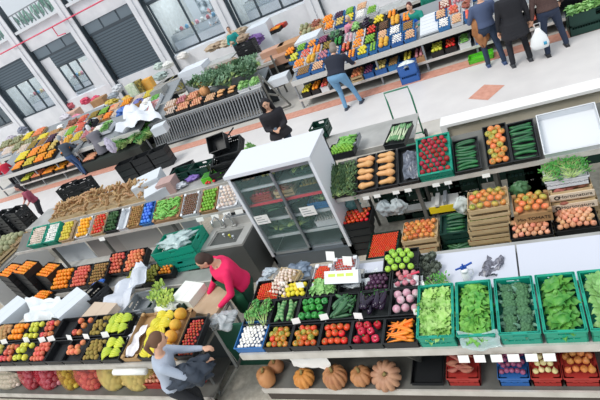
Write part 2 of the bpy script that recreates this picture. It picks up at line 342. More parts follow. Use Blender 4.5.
kind('bulbyellow', 'quince', 'quince', 'yellow quince', [roundf('#dcc84a', '#c8b83c', r=.035, rough=.6)], .036)
kind('purple', 'plum', 'plum', 'purple plum', [roundf('#7a3a5c', '#9a5070', r=.026)], .028)
kind('bluewrap', 'wrapped_fruit', 'fruit', 'blue wrapped fruit', [roundf('#2a66d8', '#5a90ee', r=.035, scale=20, rough=.35)], .036)
kind('yorange', 'orange', 'orange', 'golden yellow orange', [roundf('#f6b41e', '#f0a818', r=.042, bump=.1, rough=.45)], .042)
COUNT = {}; OVER = {}
def put(key, M, where, group, mesh=None, label=None):
    name, cat, words, meshes, *_ = K[key]
    me = mesh or random.choice(meshes)
    COUNT[name] = COUNT.get(name, 0)+1
    if COUNT[name] > 290:
        OVER.setdefault(name, []).append((me, M)); return
    o = bpy.data.objects.new(name, me); COL.objects.link(o); o.matrix_world = M
    o['label'] = label or (words+' '+where); o['category'] = cat; o['group'] = group
    return o
def fill(key, C, w, d, z, where, group, sp=1.0, heap=.02, sc=1.0, skip=0, big=None, rot=None, m=.02, lay=0):
    name, cat, words, meshes, r, ry, mode = K[key]; r *= sc; ry *= sc
    x0, x1, y0, y1 = m, w-m, m, d-m
    def H_(x, y): return z + heap*max(0, 1-((x-w/2)/(w/2))**2)*max(0, 1-((y-d/2)/(d/2))**2)*2
    def one(x, y, zz, e):
        put(key, C @ M4((x, y, zz), e, sc*random.uniform(.93, 1.06)), where, group)
    if mode == 'hex':
        nx = max(1, int((x1-x0)/(2*r*sp)+.3)); ny = max(1, int((y1-y0)/(1.8*r*sp)+.3))
        for j in range(ny):
            n = nx-(j % 2 if nx > 2 else 0)
            for i in range(n):
                if random.random() < skip: continue
                x = (x0+x1)/2+(i-(n-1)/2)*((x1-x0)/nx)+random.uniform(-.08,.08)*r; y = y0+(j+.5)*(y1-y0)/ny+random.uniform(-.08,.08)*r
                e = (random.uniform(-.6,.6), random.uniform(-.6,.6), random.uniform(0,6.3)) if key not in ('lettuce','romaine','cabbage','pcabbage','broccoli') else (random.uniform(-.35,.35), random.uniform(-.35,.35), random.uniform(0,6.3))
                one(x, y, H_(x, y)+r*.6+random.uniform(0,.25)*r, e)
    elif mode in ('rows', 'cols'):
        ang = 0 if mode == 'rows' else math.pi/2
        A, B = ((x1-x0), (y1-y0)) if mode == 'rows' else ((y1-y0), (x1-x0))
        na = max(1, int(A/(2*r)+.35)); nb = max(1, int(B/(2*ry)+.2))
        for a in range(na):
            for b in range(nb):
                if random.random() < skip: continue
                pa = (a+.5)*A/na; pb = (b+.5)*B/nb
                x, y = (x0+pa, y0+pb) if mode == 'rows' else (x0+pb, y0+pa)
                one(x, y, H_(x, y)+ry*(.6+.5*(b % 2)), (random.uniform(-.3,.3), 0, ang+random.uniform(-.12,.12)+(math.pi if random.random() < .5 else 0)))
    elif mode == 'pile':
        n = int((x1-x0)*(y1-y0)/(r*ry*2.1)*1.15)+1
        for k in range(n):
            a = random.gauss(0, .45) if rot is None else random.gauss(rot, .45)
            ex = min((x1-x0)/2-.01, abs(math.cos(a))*r); ey = min((y1-y0)/2-.01, abs(math.sin(a))*r)
            x = random.uniform(x0+ex, x1-ex); y = random.uniform(y0+ey, y1-ey)
            one(x, y, H_(x, y)+ry*(.5+3*k/n), (random.uniform(0,6), random.uniform(-.12,.12), a))
    else:
        nx = max(1, int((x1-x0)/(1.5*r)+.4)); ny = max(1, int((y1-y0)/(1.3*r)+.4))
        for j in range(ny):
            for i in range(nx):
                x = x0+(i+.5)*(x1-x0)/nx; y = y0+(j+.5)*(y1-y0)/ny
                one(x, y, H_(x, y)+.01*random.random(), (random.uniform(-.2,.2), random.uniform(-.2,.1), random.uniform(-1,1)+(1.57 if key in ('banana','ybanana') else 1.2)))
# ------------------------------------------------------------------ containers
def crate_mesh(style, w, d, h, m, liner=None, lv=.5):
    b = MB(); t = .012
    if style == 'tray':       # thin walled black plastic tray with a rolled rim
        t = .006
        b.box(t, w-t, t, d-t, 0, .006, m)
        for a in ((0,w,0,t),(0,w,d-t,d),(0,t,t,d-t),(w-t,w,t,d-t)): b.box(*a, 0, h, m)
        e = .01
        for a in ((-e,w+e,-e,t),(-e,w+e,d-t,d+e),(-e,t,t,d-t),(w-t,w+e,t,d-t)): b.box(*a, h-.008, h, m)
    elif style == 'crate':    # moulded plastic crate: rim, slotted wall, corner posts, hand hole
        b.box(t, w-t, t, d-t, 0, .01, m)
        for (ax, L, W0) in (('x', w, 0), ('x', w, d-t), ('y', d, 0), ('y', d, w-t)):
            def bx(a0, a1, z0, z1, o=0):
                if ax == 'x': b.box(a0, a1, W0-o, W0+t+o, z0, z1, m)
                else: b.box(W0-o, W0+t+o, a0, a1, z0, z1, m)
            bx(0, L, 0, h*.3); bx(0, L, h-.022, h, .006); bx(.0, .05, h*.3, h); bx(L-.05, L, h*.3, h)
            bx(0, L, h*.42, h*.5)
            n = max(3, int(L/.05))
            for k in range(n+1):
                c = k*L/n
                if c < .04 or c > L-.04: continue
                bx(c-.006, c+.006, h*.3, h*.5)
            bx(.05, L/2-.06, h*.5, h); bx(L/2+.06, L-.05, h*.5, h); bx(L/2-.06, L/2+.06, h*.5, h*.7)
    elif style == 'wood':
        for k in range(5): b.box(.01, w-.01, d*k/5+.004, d*(k+1)/5-.008, 0, .008, m)
        for (x, y) in ((.012,.012),(w-.03,.012),(.012,d-.03),(w-.03,d-.03)): b.box(x, x+.018, y, y+.018, 0, h+.02, m)
        for z0, z1 in ((.005, h*.34), (h*.6, h)):
            b.box(0, w, 0, .007, z0, z1, m); b.box(0, w, d-.007, d, z0, z1, m); b.box(0, .007, 0, d, z0, z1, m); b.box(w-.007, w, 0, d, z0, z1, m)
    elif style == 'carton':
        t = .006; b.box(t, w-t, t, d-t, 0, .006, m)
        for a in ((0,w,0,t),(0,w,d-t,d)): b.box(*a, 0, h*.85, m)
        for a in ((0,t,t,d-t),(w-t,w,t,d-t)): b.box(*a, 0, h, m)
        for (x, y) in ((0,0),(w-.05,0),(0,d-.05),(w-.05,d-.05)): b.box(x, x+.05, y, y+.05, h*.8, h+.006, m)
    if liner: b.box(.014, w-.014, .014, d-.014, h*lv-.02, h*lv-.012, liner)
    return b
SW = {'tray': ('plastic_tray', 'tray'), 'crate': ('plastic_crate', 'crate'), 'wood': ('wooden_crate', 'crate'), 'carton': ('cardboard_box', 'box')}
def cont(style, m, x, y, z, w, d, h, label, tilt=0, rz=0, liner=None, lv=.5, group=None, name=None, cat=None):
    C = Matrix.Translation((x, y, z)) @ Matrix.Rotation(R(rz), 4, 'Z') @ Matrix.Rotation(R(tilt), 4, 'X')
    b = crate_mesh(style, w, d, h, m, liner, lv)
    o = b.obj(name or SW[style][0], M=C); tag(o, label, cat or SW[style][1], group)
    return o, C
MN = {'black': black, 'green': green, 'blue': blue, 'red': redp, 'wooden': wood, 'cardboard': cardb, 'white': white, 'dark green': dkgreenp, 'grey': graym, 'lime coloured': lime}
GN = [0]
def tray(style, colour, x, y, z, w, d, h, content, lab, clab, tilt=0, rz=0, lv=.5, group=None, **kw):
    """a container and what lies in it; lab labels the container, clab finishes '<fruit> ...'"""
    liner = MN[colour] if content else None
    o, C = cont(style, MN[colour], x, y, z, w, d, h, lab, tilt, rz, liner, lv, group)
    if content:
        cs = content if isinstance(content, list) else [content]
        n = len(cs)
        for i, c in enumerate(cs):
            fill(c, C @ M4((i*w/n, 0, 0)), w/n, d, h*lv, clab, 'produce '+clab, **kw)
    return o, C
def card(x, y, z, w=.09, h=.06, tilt=20, rz=0, label=None, group='price cards', stem=True):
    b = MB(); b.box(-w/2, w/2, -.0015, .0015, 0, h, paper)
    if stem: b.box(-.004, .004, .0015, .004, -.07, .02, graym)
    o = b.obj('price_card', M=Matrix.Translation((x, y, z)) @ Matrix.Rotation(R(rz), 4, 'Z') @ Matrix.Rotation(R(-tilt), 4, 'X')); tag(o, label, 'card', group); return o
# ------------------------------------------------------------------ the setting
def struct(name, b, label=None, smooth=False):
    o = b.obj(name, smooth=smooth); tag(o, label, None, None, 'structure'); return o
tileb = mat('#b3ab9d', '#c6bfb2', scale=5, rough=.45, contrast=.5)
b = MB(); b.box(-45, 8, -2, 30, -.1, 0, mat('#cfcac2', '#bdb8b0', scale=2.5, rough=.5, contrast=.6)); struct('floor', b)
b = MB(); b.box(-45, 8, 9.7, 12.15, 0, .012, mat('#e3dfdd', '#d3cfce', scale=1.6, rough=.35, contrast=.7)); struct('floor_walkway', b)
b = MB(); b.box(-45, 8, -2, 9.1, 0, .01, mat('#d6cebf', '#bdb4a4', scale=14, rough=.5, contrast=.3)); struct('floor_stall', b)
terra = mat('#d9a08c', '#c98c78', scale=9, rough=.6)
b = MB(); b.box(-45, 8, 12.17, 12.62, 0, .02, terra); struct('trim_1', b)
x, y = at(485, 93, 0)
b = MB(); b.add([(x-.36,y-.1,.016),(x+.05,y-.42,.016),(x+.42,y+.1,.016),(x,y+.42,.016)], [(0,1,2,3)], terra); struct('trim_2', b)
marble = mat('#dcd3c0', '#c4b8a2', scale=2.2, rough=.4, contrast=.5)
b = MB(); b.box(-1.15, 6, 7.38, 7.5, 0, 1.0, marble); b.box(-1.25, 6, 7.3, 7.62, 1.0, 1.05, mat('#f2f1ee', rough=.35)); b.box(-1.25, -1.15, 7.3, 7.62, 0, 1.0, mat('#f2f1ee', rough=.35)); struct('wall_partition', b)
# shopfront wall
WY = 22.0
wallm = mat('#e6e6ea', '#d8d9de', scale=1.5, rough=.6); dark = mat('#3c464e', rough=.5); frost = mat('#dfe6ec', rough=.3)
posts = [-34.1, -29.65, -25.2, -20.7, -16.3, -11.9, -7.5, -3.1, 1.3]
for i, px in enumerate(posts):
    b = MB(); b.box(px-.26, px+.26, WY-.35, WY+.1, 0, 9, wallm); b.box(px-.33, px-.26, WY-.3, WY+.05, 0, 9, dark); b.box(px+.26, px+.30, WY-.3, WY+.05, 0, 9, dark); b.box(px-.35, px-.05, WY-.42, WY-.35, 0, 9, wallm); struct('wall_pillar', b)
b = MB(); b.box(-38, 6, WY-.1, WY+.25, 4.75, 6.0, wallm); b.box(-38, 6, WY-.28, WY+.3, 5.85, 6.0, white); struct('wall_fascia', b)
b = MB(); b.tube([(-38, WY-.5, 5.42), (6, WY-.5, 5.3)], .035, 8, mat('#e0506c', rough=.4)); b.tube([(-21.9, WY-.5, 5.38), (-21.9, WY-.5, 4.85), (-21.3, WY-.5, 4.8)], .03, 8, mat('#e0506c', rough=.4)); struct('trim_3', b)
b = MB(); b.box(-38, 6, WY+3.9, WY+4, 0, 9, white); struct('wall_back', b)
b = MB(); b.box(-38, 6, WY+.3, WY+4, 4.7, 4.8, white); struct('ceiling_shop', b)
b = MB(); b.box(-38, 6, WY-.1, WY+.6, -.05, 1.45, wallm); struct('wall_shop_base', b)
for px in posts: 
    b = MB(); b.box(px-.06, px+.06, WY+.15, WY+3.9, 0, 4.75, offw); struct('wall_divider', b)
# balcony rail with plants, one for each bay
for i in range(1, 6):
    a, c = posts[i-1]+.35, posts[i]-.35
    b = MB(); b.box(a, c, WY-.05, WY, 6.8, 6.86, graym)
    n = 11
    for k in range(n+1):
        t = a+(c-a)*k/n; b.box(t-.02, t+.02, WY-.05, WY, 6.0, 6.8, graym)
    struct('trim_%d' % (3+i), b)
    random.seed(40+i); b = MB(); pm = mat('#a8c8bc', '#86b0a2', scale=3, rough=.7)
    for k in range(60): leaf(b, (random.uniform(a,c), WY+.35, 6.02+random.random()*.5), (random.uniform(-1,1), random.uniform(-.4,.4), 1), (0,1,0), .5, .2, .1, .1, pm, 2, 3)
    o = b.obj('balcony_plant'); tag(o, ['pale green plants behind the balcony rail, far left bay','green plants behind the balcony rail, second bay from left','green plants behind the balcony rail above the lit glass shop','green plants behind the balcony rail above the roller shutter','green plants behind the balcony rail above the meat shop'][i-1], 'plant', kind='stuff')
# shop bays: (left post, kind)
glassm = mat('#8fa4b4', rough=.05, alpha=.16)
slat = mat('#55626c', '#46525c', scale=14, rough=.5, wave=0.0, stretch=(0.001, 1, 1))
scr = mat('#dff2ff', rough=.5, emit=1.6)
def shutter(i, a, c, z0, z1, label):
    b = MB(); n = int((z1-z0)/.14); sm = mat('#5a6872', rough=.5); s2 = mat('#3f4a54', rough=.5)
    for k in range(n):
        z = z0+k*(z1-z0)/n; b.box(a, c, WY-.02, WY+.04, z, z+(z1-z0)/n*.62, sm); b.box(a, c, WY, WY+.04, z+(z1-z0)/n*.62, z+(z1-z0)/n, s2)
    o = b.obj('door_%d' % i); tag(o, label, None, None, 'structure')
def window(i, a, c, z0, z1, nx=2, nz=1, fr=dark, lab=None):
    r = empty('window_%d' % i, (a, WY, z0)); tag(r, lab, None, None, 'structure')
    b = MB(); W = c-a; Hh = z1-z0
    for k in range(nx+1): b.box(W*k/nx-.04, W*k/nx+.04, -.04, .06, 0, Hh, fr)
    for k in range(nz+1): b.box(0, W, -.04, .06, Hh*k/nz-.04, Hh*k/nz+.04, fr)
    b.obj('window_frame', r)
    b = MB(); b.box(0, W, .0, .015, 0, Hh, glassm); b.obj('pane', r)
def panelrow(a, c, z0, z1, n):
    b = MB(); b.box(a, c, WY-.02, WY+.05, z0, z1, mat('#465059', rough=.5))
    for k in range(n): b.box(a+(c-a)*k/n+.06, a+(c-a)*(k+1)/n-.06, WY-.05, WY-.02, z0+.12, z1-.12, mat('#6d7a84', rough=.4))
    struct('wall_transom', b)
for i in range(1, 9):
    a, c = posts[i-1]+.33, posts[i]-.3
    if i == 4: panelrow(a, c, 4.1, 4.85, 3); shutter(1, a+.1, c-.1, 1.45, 4.1, 'grey roller shutter')
    elif i in (3,):
        panelrow(a, c, 4.1, 4.85, 3)
        b = MB(); b.box(a+2.6, c, WY, WY+.1, 1.4, 3.1, white); b.box(a, a+.9, WY, WY+.1, 1.4, 4.1, wallm); struct('wall_shop_panel', b)
        shutter(2, a+.9, c, 3.35, 4.15, 'half open grey roller shutter over the lit shop'); window(1, a+1.0, a+2.6, 1.75, 3.4, 2, 1)
    elif i == 5: panelrow(a, c, 4.25, 4.85, 3); window(2, a+.1, c-.1, 1.6, 4.25, 2, 1)
    elif i == 2: shutter(3, a, c, 3.5, 4.85, 'half open grey roller shutter, left bay'); window(3, a+.1, c-.1, 1.5, 3.5, 3, 1)
    else: panelrow(a, c, 4.25, 4.85, 3); window(3+i, a+.1, c-.1, 1.6, 4.25, 3, 1)
# shop insides: lit counters and boards
random.seed(5)
for i, (xx, z, w, h, colr) in enumerate([(-23.6, 1.9, 1.5, 1.2, '#5c9fb8'), (-27.8, 1.7, 1.2, 1.1, '#2f6f78'), (-26.6, 2.2, 1.0, .9, '#4a86a8'), (-15.1, 2.5, .8, .9, '#27333a'), (-13.2, 3.2, 1.4, .7, '#2f3c44'), (-10.3, 2.3, 2.2, .8, '#6fc4dc'), (-9.0, 3.1, 1.2, .6, '#bfe0ea'), (-6.0, 2.4, 1.5, 1, '#bcd4de')]):
    b = MB(); b.box(xx-w/2, xx+w/2, WY+3.78, WY+3.86, z, z+h, mat(colr, '#e8f0f4', scale=3, rough=.5)); b.box(xx-w/2-.05, xx+w/2+.05, WY+3.8, WY+3.88, z-.05, z+h+.05, graym)
    o = b.obj('wall_board'); tag(o, ['pale blue board deep inside the lit glass shop','dark teal board inside the far left shop','blue board inside the far left shop, right one','dark board at the left inside the meat shop','dark framed board high inside the meat shop','bright blue sign board in the shop right of the meat shop','pale board high in the shop right of the meat shop','pale board on the wall of the rightmost shop'][i], 'board')
for i, (xx, w) in enumerate([(-27.3, 3.2), (-23.6, 2.2), (-14.4, 3.4), (-9.6, 3.4), (-5.3, 3)]):
    r = empty('shop_counter', (xx, WY+1.1, 1.45)); tag(r, ['white display counter in the far left shop','white display counter in the lit glass shop','steel and glass display counter in the meat shop','white display counter right of the meat shop','white display counter in the rightmost shop'][i], 'counter')
    b = MB(); b.box(-w/2, w/2, -.4, .4, -1.45, .5, white); b.obj('base', r)
    b = MB(); b.box(-w/2, w/2, -.4, .35, .5, .9, glassm); b.obj('glass_case', r)
    b = MB(); b.box(-w/2, w/2, -.1, .4, .9, .94, steel); b.obj('top', r)
    random.seed(i); 
    for k in range(8):
        b = MB(); c_ = ['#e8e8e0', '#c85a5a', '#5aa0c8', '#d8c070', '#e08a98'][k % 5]
        b.tube([(0,0,0),(0,0,.12),(.02,0,.2)], [.1,.11,.05], 8, mat(c_, rough=.4)); o = b.obj('jar', smooth=True); o.location = (xx-w/2+.3+k*(w-.5)/8, WY+1.05, 2.39); tag(o, 'small jar on top of the '+['counter in the far left shop','counter in the lit glass shop','meat shop counter','counter right of the meat shop','rightmost shop counter'][i], 'jar', 'jars on shop counter %d' % i)
for i, (xx, nm) in enumerate([(-27.3,''), (-23,''), (-14.2,''), (-9.7,''), (-5.3,'')]):
    ld = bpy.data.lights.new('shop_light', 'AREA'); ld.size = 3; ld.size_y = 2; ld.shape = 'RECTANGLE'; ld.energy = 130; ld.color = (.82,.93,1)
    lo = bpy.data.objects.new('shop_light', ld); lo.location = (xx, WY+2, 4.6); COL.objects.link(lo)
# ------------------------------------------------------------------ right front counter
def market_counter(label, x0, x1, y0, y1, ztop, zlow, legs, ylow=None, back=True):
    r = empty('market_counter', (x0, y0, 0), label=label, cat='counter'); w = x1-x0; d = y1-y0
    b = MB(); b.box(0, w, .03, d, ztop-.04, ztop, steel); b.obj('worktop', r)
    b = MB(); b.box(0, w, 0, .03, ztop-.09, ztop+.01, rail); b.obj('front_rail', r)
    if zlow:
        b = MB(); b.box(0, w, -.02, (ylow or d*.75), zlow-.03, zlow, steeld); b.box(0, w, -.04, -.02, zlow-.07, zlow+.015, rail); b.obj('lower_shelf', r)
    if back:
        b = MB(); b.box(0, w, (ylow or d*.75), (ylow or d*.75)+.02, 0, ztop-.05, mat('#3a4244', rough=.6)); b.obj('back_panel', r)
        b = MB(); b.box(0, w, .0, .02, 0, max(.02, (zlow or .3)-.08), mat('#4a423c', rough=.7)); b.obj('kickboard', r)
    for lx in legs:
        b = MB(); b.bar((lx-x0, .05, ztop-.06), (lx-x0+.05, .35, zlow or 0), .04, m=steeld); b.bar((lx-x0+.05, .35, ztop-.05), (lx-x0+.05, .35, 0), .05, m=steeld); b.obj('leg', r)
    return r
market_counter('long steel market counter with pumpkins below, right of the folding frame', -3.5, 1.6, 2.93, 4.35, .92, .27, [xu(258,2.95,.9)+.1, xu(396,2.95,.9), .9])
# white worktop boards
for (u0, u1, lab) in ((352, 517, 'white worktop board under the spray bottle, behind the green crates'), (518, 640, 'plain white worktop board behind the cabbage crates')):
    xa, xb = xu(u0, 4.0, 1.0), (1.6 if u1 > 600 else xu(u1, 4.0, 1.0))
    b = MB(); b.box(xa, xb-.008, 3.6, 4.2, .985, 1.01, mat('#cfd2de', rough=.3)); b.box(xa, xb-.008, 3.6, 3.63, .93, .985, offw); b.box(xa, xb-.008, 4.15, 4.19, .93, .985, offw); o = b.obj('worktop_board'); tag(o, lab, 'worktop')
def slotrow(y, z, d, h, items, tilt=0, style='tray', colour='black', gap=.006, **kw):
    for it in items:
        u0, u1, content, lab, clab = it[:5]; ex = it[5] if len(it) > 5 else {}
        ex = dict(ex); st = ex.pop('style', style); cl = ex.pop('colour', colour); dd = ex.pop('d', d); hh = ex.pop('h', h); yy = ex.pop('y', y); zz = ex.pop('z', z); tt = ex.pop('tilt', tilt)
        xa, xb = xu(u0, yy, zz)+gap, xu(u1, yy, zz)-gap
        k = dict(kw); k.update(ex)
        tray(st, cl, xa, yy, zz, xb-xa, dd, hh, content, lab, clab, tilt=tt, **k)
RC = 'on the right counter'
slotrow(2.95, .935, .29, .10, [
 (238, 266, 'mushroom', 'blue tray of white mushrooms at the left end of the right counter', 'in the blue tray at the counter corner', dict(colour='blue', d=.36, y=2.96, sc=1.1)),
 (267, 292, 'mixtomato', 'black tray of half ripe tomatoes right of the white mushrooms', 'in the tray beside the white mushrooms'),
 (293, 321, 'mixtomato', 'black tray of mixed green tomatoes left of the red tomatoes', 'in the tray left of the red tomatoes'),
 (322, 352, 'tomato', 'black tray of red tomatoes in front row of the right counter', 'in the front tray beside the red peppers'),
 (353, 385, 'rpepper', 'black tray of red bell peppers left of the carrots', 'in the tray left of the carrots'),
 (386, 420, 'carrot', 'black tray of carrots beside the green lettuce crate', 'in the tray beside the lettuce crate', dict(rot=.2, sc=1.25))], tilt=6, lv=.4, sc=1.22, sp=.95)
slotrow(3.27, .98, .32, .11, [
 (247, 272, 'herb', 'black tray of green herbs above the white mushrooms', 'in the tray behind the white mushrooms', dict(lv=.5)),
 (273, 299, 'scucumber', 'black tray of striped cucumbers behind the half ripe tomatoes', 'in the tray behind the half ripe tomatoes'),
 (300, 330, 'gpepper', 'black tray of green bell peppers behind the mixed tomatoes', 'in the tray behind the mixed green tomatoes'),
 (331, 359, 'zucchini', 'black tray of zucchini left of the eggplants', 'in the tray left of the eggplants', dict(rot=.8, sc=1.0)),
 (360, 392, 'eggplant', 'black tray of glossy eggplants behind the red peppers', 'in the tray behind the red peppers', dict(rot=1.2, sc=1.0)),
 (393, 425, 'turnip', 'black tray of purple turnips behind the carrots', 'in the tray behind the carrots', dict(heap=.03))], tilt=8, lv=.5, sc=1.2)
slotrow(3.62, 1.03, .24, .10, [
 (256, 281, 'cherry', 'black tray of tiny cherry tomatoes left of the lemons', 'in the black tray left of the lemons', dict(d=.30)),
 (283, 309, 'lemon', 'black tray of lemons behind the striped cucumbers', 'in the tray behind the striped cucumbers'),
 (311, 338, 'pcabbage', 'black tray of pale cabbages below the digital scale', 'in the black tray below the digital scale', dict(sc=.7)),
 (341, 363, None, 'empty black tray behind the zucchini', ''),
 (365, 392, 'darkplum', 'black tray of dark plums behind the eggplants', 'in the tray behind the eggplants'),
 (394, 422, 'ronion', 'black tray of pink onions beside the parsley bunch', 'in the tray beside the parsley bunch')], tilt=8)
# large green crates
slotrow(2.955, .93, .6, .19, [
 (421.5, 459, 'lettuce', 'green plastic crate of pale lettuce, next to the carrots', 'in the green crate next to the carrots'),
 (461, 499, 'romaine', 'green crate of bright leafy lettuce with a plastic bag over its edge', 'in the crate with the bag over its edge'),
 (502, 544, 'broccoli', 'green plastic crate of blue green broccoli', 'in the green crate of the right counter', dict(sc=.95, sp=.72)),
 (546, 590, 'cabbage', 'green plastic crate of dark cabbages right of the broccoli', 'in the green crate right of the broccoli'),
 (592, 636, 'pcabbage', 'green plastic crate of pale cabbages at the far right edge', 'in the green crate at the right edge')], tilt=9, style='crate', colour='green', lv=.28, heap=.015, sp=.84, sc=1.02, m=.045)
# plastic bag over crate rim
def bag(name, label, x, y, z, w, d, h, m=None, seed=1, cat='bag', rz=0, group=None, flat=False):
    random.seed(seed); b = MB(); n = 10; ph = [random.uniform(0,6) for _ in range(6)]
    def fn(i, j):
        a = 2*math.pi*i; e = -math.pi/2+math.pi*j
        q_ = Vector((math.cos(a)*math.cos(e), math.sin(a)*math.cos(e), math.sin(e)))*2.2+Vector((seed*3.1, 0, 0)); k = 1+.5*noise.noise(q_)+.3*noise.noise(q_*2.3)+.16*math.sin(3*a+ph[0]+4*j)+.1*math.sin(7*a+ph[1])+.09*math.sin(9*e+ph[2]+2*a)
        return Vector((math.cos(a)*math.cos(e)*w/2*k, math.sin(a)*math.cos(e)*d/2*k, h/2+math.sin(e)*h/2*(1+.12*math.sin(5*a+ph[3]))))
    b.sheet(fn, 32, 20, m or plastic); o = b.obj(name, smooth=True); o.location = (x, y, z); o.rotation_euler = (0,0,rz); return tag(o, label, cat, group)
def film(label, pts, m=None, seed=1, name='plastic_sheet', cat='plastic', amp=.03, n=12):
    # crumpled thin sheet spanning four corners
    random.seed(seed); P = [Vector(p) for p in pts]; ph = [random.uniform(0,6) for _ in range(6)]; b = MB()
    def fn(i, j):
        p = P[0]*(1-i)*(1-j)+P[1]*i*(1-j)+P[2]*i*j+P[3]*(1-i)*j
        return p+Vector((.5*amp*math.sin(9*j+ph[0]), .5*amp*math.sin(8*i+ph[1]), amp*(math.sin(7*i+ph[2]+5*j)+math.sin(13*j+ph[3]-6*i)+.6*math.sin(21*i+ph[4]))))
    b.sheet(fn, n, n, m or plastic); b.sheet(lambda i, j: fn(i, j)-Vector((0,0,.004)), n, n, m or plastic)
    o = b.obj(name, smooth=True); return tag(o, label, cat)
x0, x1 = xu(460,2.94,1.05), xu(500,2.94,1.05)
film('clear plastic bag folded over the front of the leafy lettuce crate', [(x0,2.90,.95),(x1,2.90,.95),(x1,2.94,1.14),(x0,2.94,1.14)], mat('#cfe6e6', rough=.15, alpha=.4), seed=4, amp=.012)
# price cards under the counter lip and on the trays
for i, u in enumerate((463, 479, 496, 513, 531, 549)):
    card(xu(u,2.88,.86), 2.87, .79, .1, .085, tilt=15, stem=False, label='white price card hanging from the counter lip below the green crates', group='hanging price cards')
for i, (u, v, z, t) in enumerate([(262,312,1.1,'green herb tray'),(296,322,1.1,'striped cucumber tray'),(324,318,1.12,'green pepper tray'),(358,317,1.12,'zucchini tray'),(300,286,1.2,'lemon tray'),(418,313,1.12,'turnip tray'),(282,285,1.2,'garlic box')]):
    x, y = at(u, v, z); card(x, y, z-.03, .1, .075, 15, random.uniform(-15,15), 'white price card standing in the '+t)
for i, (u, w_, lab) in enumerate([(305, .30, 'left'), (402, .1, 'middle'), (577, .2, 'right')]): pass
# under the right counter: pumpkins
def pump(u, v, r, c, c2, ribs, lab, zz=.27, sq=.75, tilt=(0,0)):
    x, y = at(u, v, zz+r*sq*.9); o = MB(); me = pumpkin(c, c2, r, sq, ribs); o = bpy.data.objects.new('pumpkin', me); COL.objects.link(o); o.location = (x, y, zz+r*sq*.93); o.rotation_euler = (tilt[0], tilt[1], random.random()*3); tag(o, lab, 'pumpkin', 'pumpkins under the right counter')
random.seed(3)
pump(266, 377, .13, '#c98f5c', '#b87c4c', 2, 'smooth tan pumpkin at the left end of the lower shelf', sq=.95)
pump(276, 366, .11, '#b98058', '#a87048', 2, 'small smooth pumpkin lying behind the smooth tan one')
pump(304, 378, .135, '#c8823c', '#d8954a', 10, 'orange ribbed pumpkin partly under the white paper bag')
pump(335, 377, .15, '#a8704c', '#c08a5c', 12, 'brown ribbed pumpkin right of the white paper bag', sq=.85)
pump(361, 376, .13, '#b07a52', '#c08858', 9, 'tan ribbed pumpkin between the two big brown ones')
pump(386, 376, .175, '#ae7f64', '#bd9070', 12, 'largest pale brown ribbed pumpkin beside the metal bracket', sq=.7, tilt=(.5,0))
x, y = at(313, 358, .62); film('white paper bag hung over the pumpkins', [(x-.32,y-.02,.72),(x+.22,y-.02,.74),(x+.2,y-.05,.45),(x-.3,y-.03,.52)], paper, 9, 'paper_bag', 'bag', .02)
slotrow(2.96, .275, .4, .13, [
 (412, 444, None, 'empty dark tray on the lower shelf right of the bracket', '', dict(style='tray', colour='black', h=.05)),
 (449, 482, 'spotato', 'red crate of sweet potatoes on the lower shelf', 'in the red crate on the lower shelf', dict(colour='red')),
 (500, 532, 'purple', 'blue crate of purple plums on the lower shelf', 'in the blue crate on the lower shelf', dict(colour='blue')),
 (533, 564, 'wonion', 'red crate of cream onions on the lower shelf', 'in the red crate beside the plums', dict(colour='red')),
 (565, 602, 'onion', 'red crate of brown onions on the lower shelf at right', 'in the red crate at the right end', dict(colour='red'))], style='crate', colour='red', lv=1.0, sp=.84, heap=.06)
# things on the work area
x, y = at(283, 278, 1.15); tray('wood', 'wooden', x-.17, y-.22, 1.03, .34, .42, .1, 'garlic', 'wooden box of garlic below the tall glass fridge', 'in the wooden box below the fridge', tilt=10, rz=-18, lv=.7, heap=.04)
x, y = at(323, 276, 1.12); tray('carton', 'white', x-.13, y-.15, 1.03, .24, .32, .1, 'cherry', 'small white box of cherry tomatoes left of the scale', 'in the small white box left of the scale', tilt=14, rz=-6, lv=.6)
x, y = at(345, 266, 1.12); tray('carton', 'white', x-.16, y-.08, 1.03, .32, .22, .09, 'strawberry', 'white punnet of strawberries behind the scale', 'in the punnet behind the scale', tilt=14, lv=.6)
for i, (u, v) in enumerate([(268,270),(262,280),(292,278),(300,283)]):
    x, y = at(u, v, 1.12); bag('plastic_bag', ['crumpled clear plastic bag upper left of the garlic box','crumpled clear plastic bag left of the garlic box','crumpled bluish plastic bag right of the garlic box','crumpled clear plastic bag above the lemons'][i], x, y, 1.04, .2, .14, .09, mat('#c8d4de', rough=.25, alpha=.7), i)
x, y = at(298, 270, 1.1); bag('plastic_bag', 'heap of dark blue plastic bags below the fridge', x, y, 1.03, .34, .3, .12, mat('#5f6f84', '#8d9db0', scale=10, rough=.3), 12)
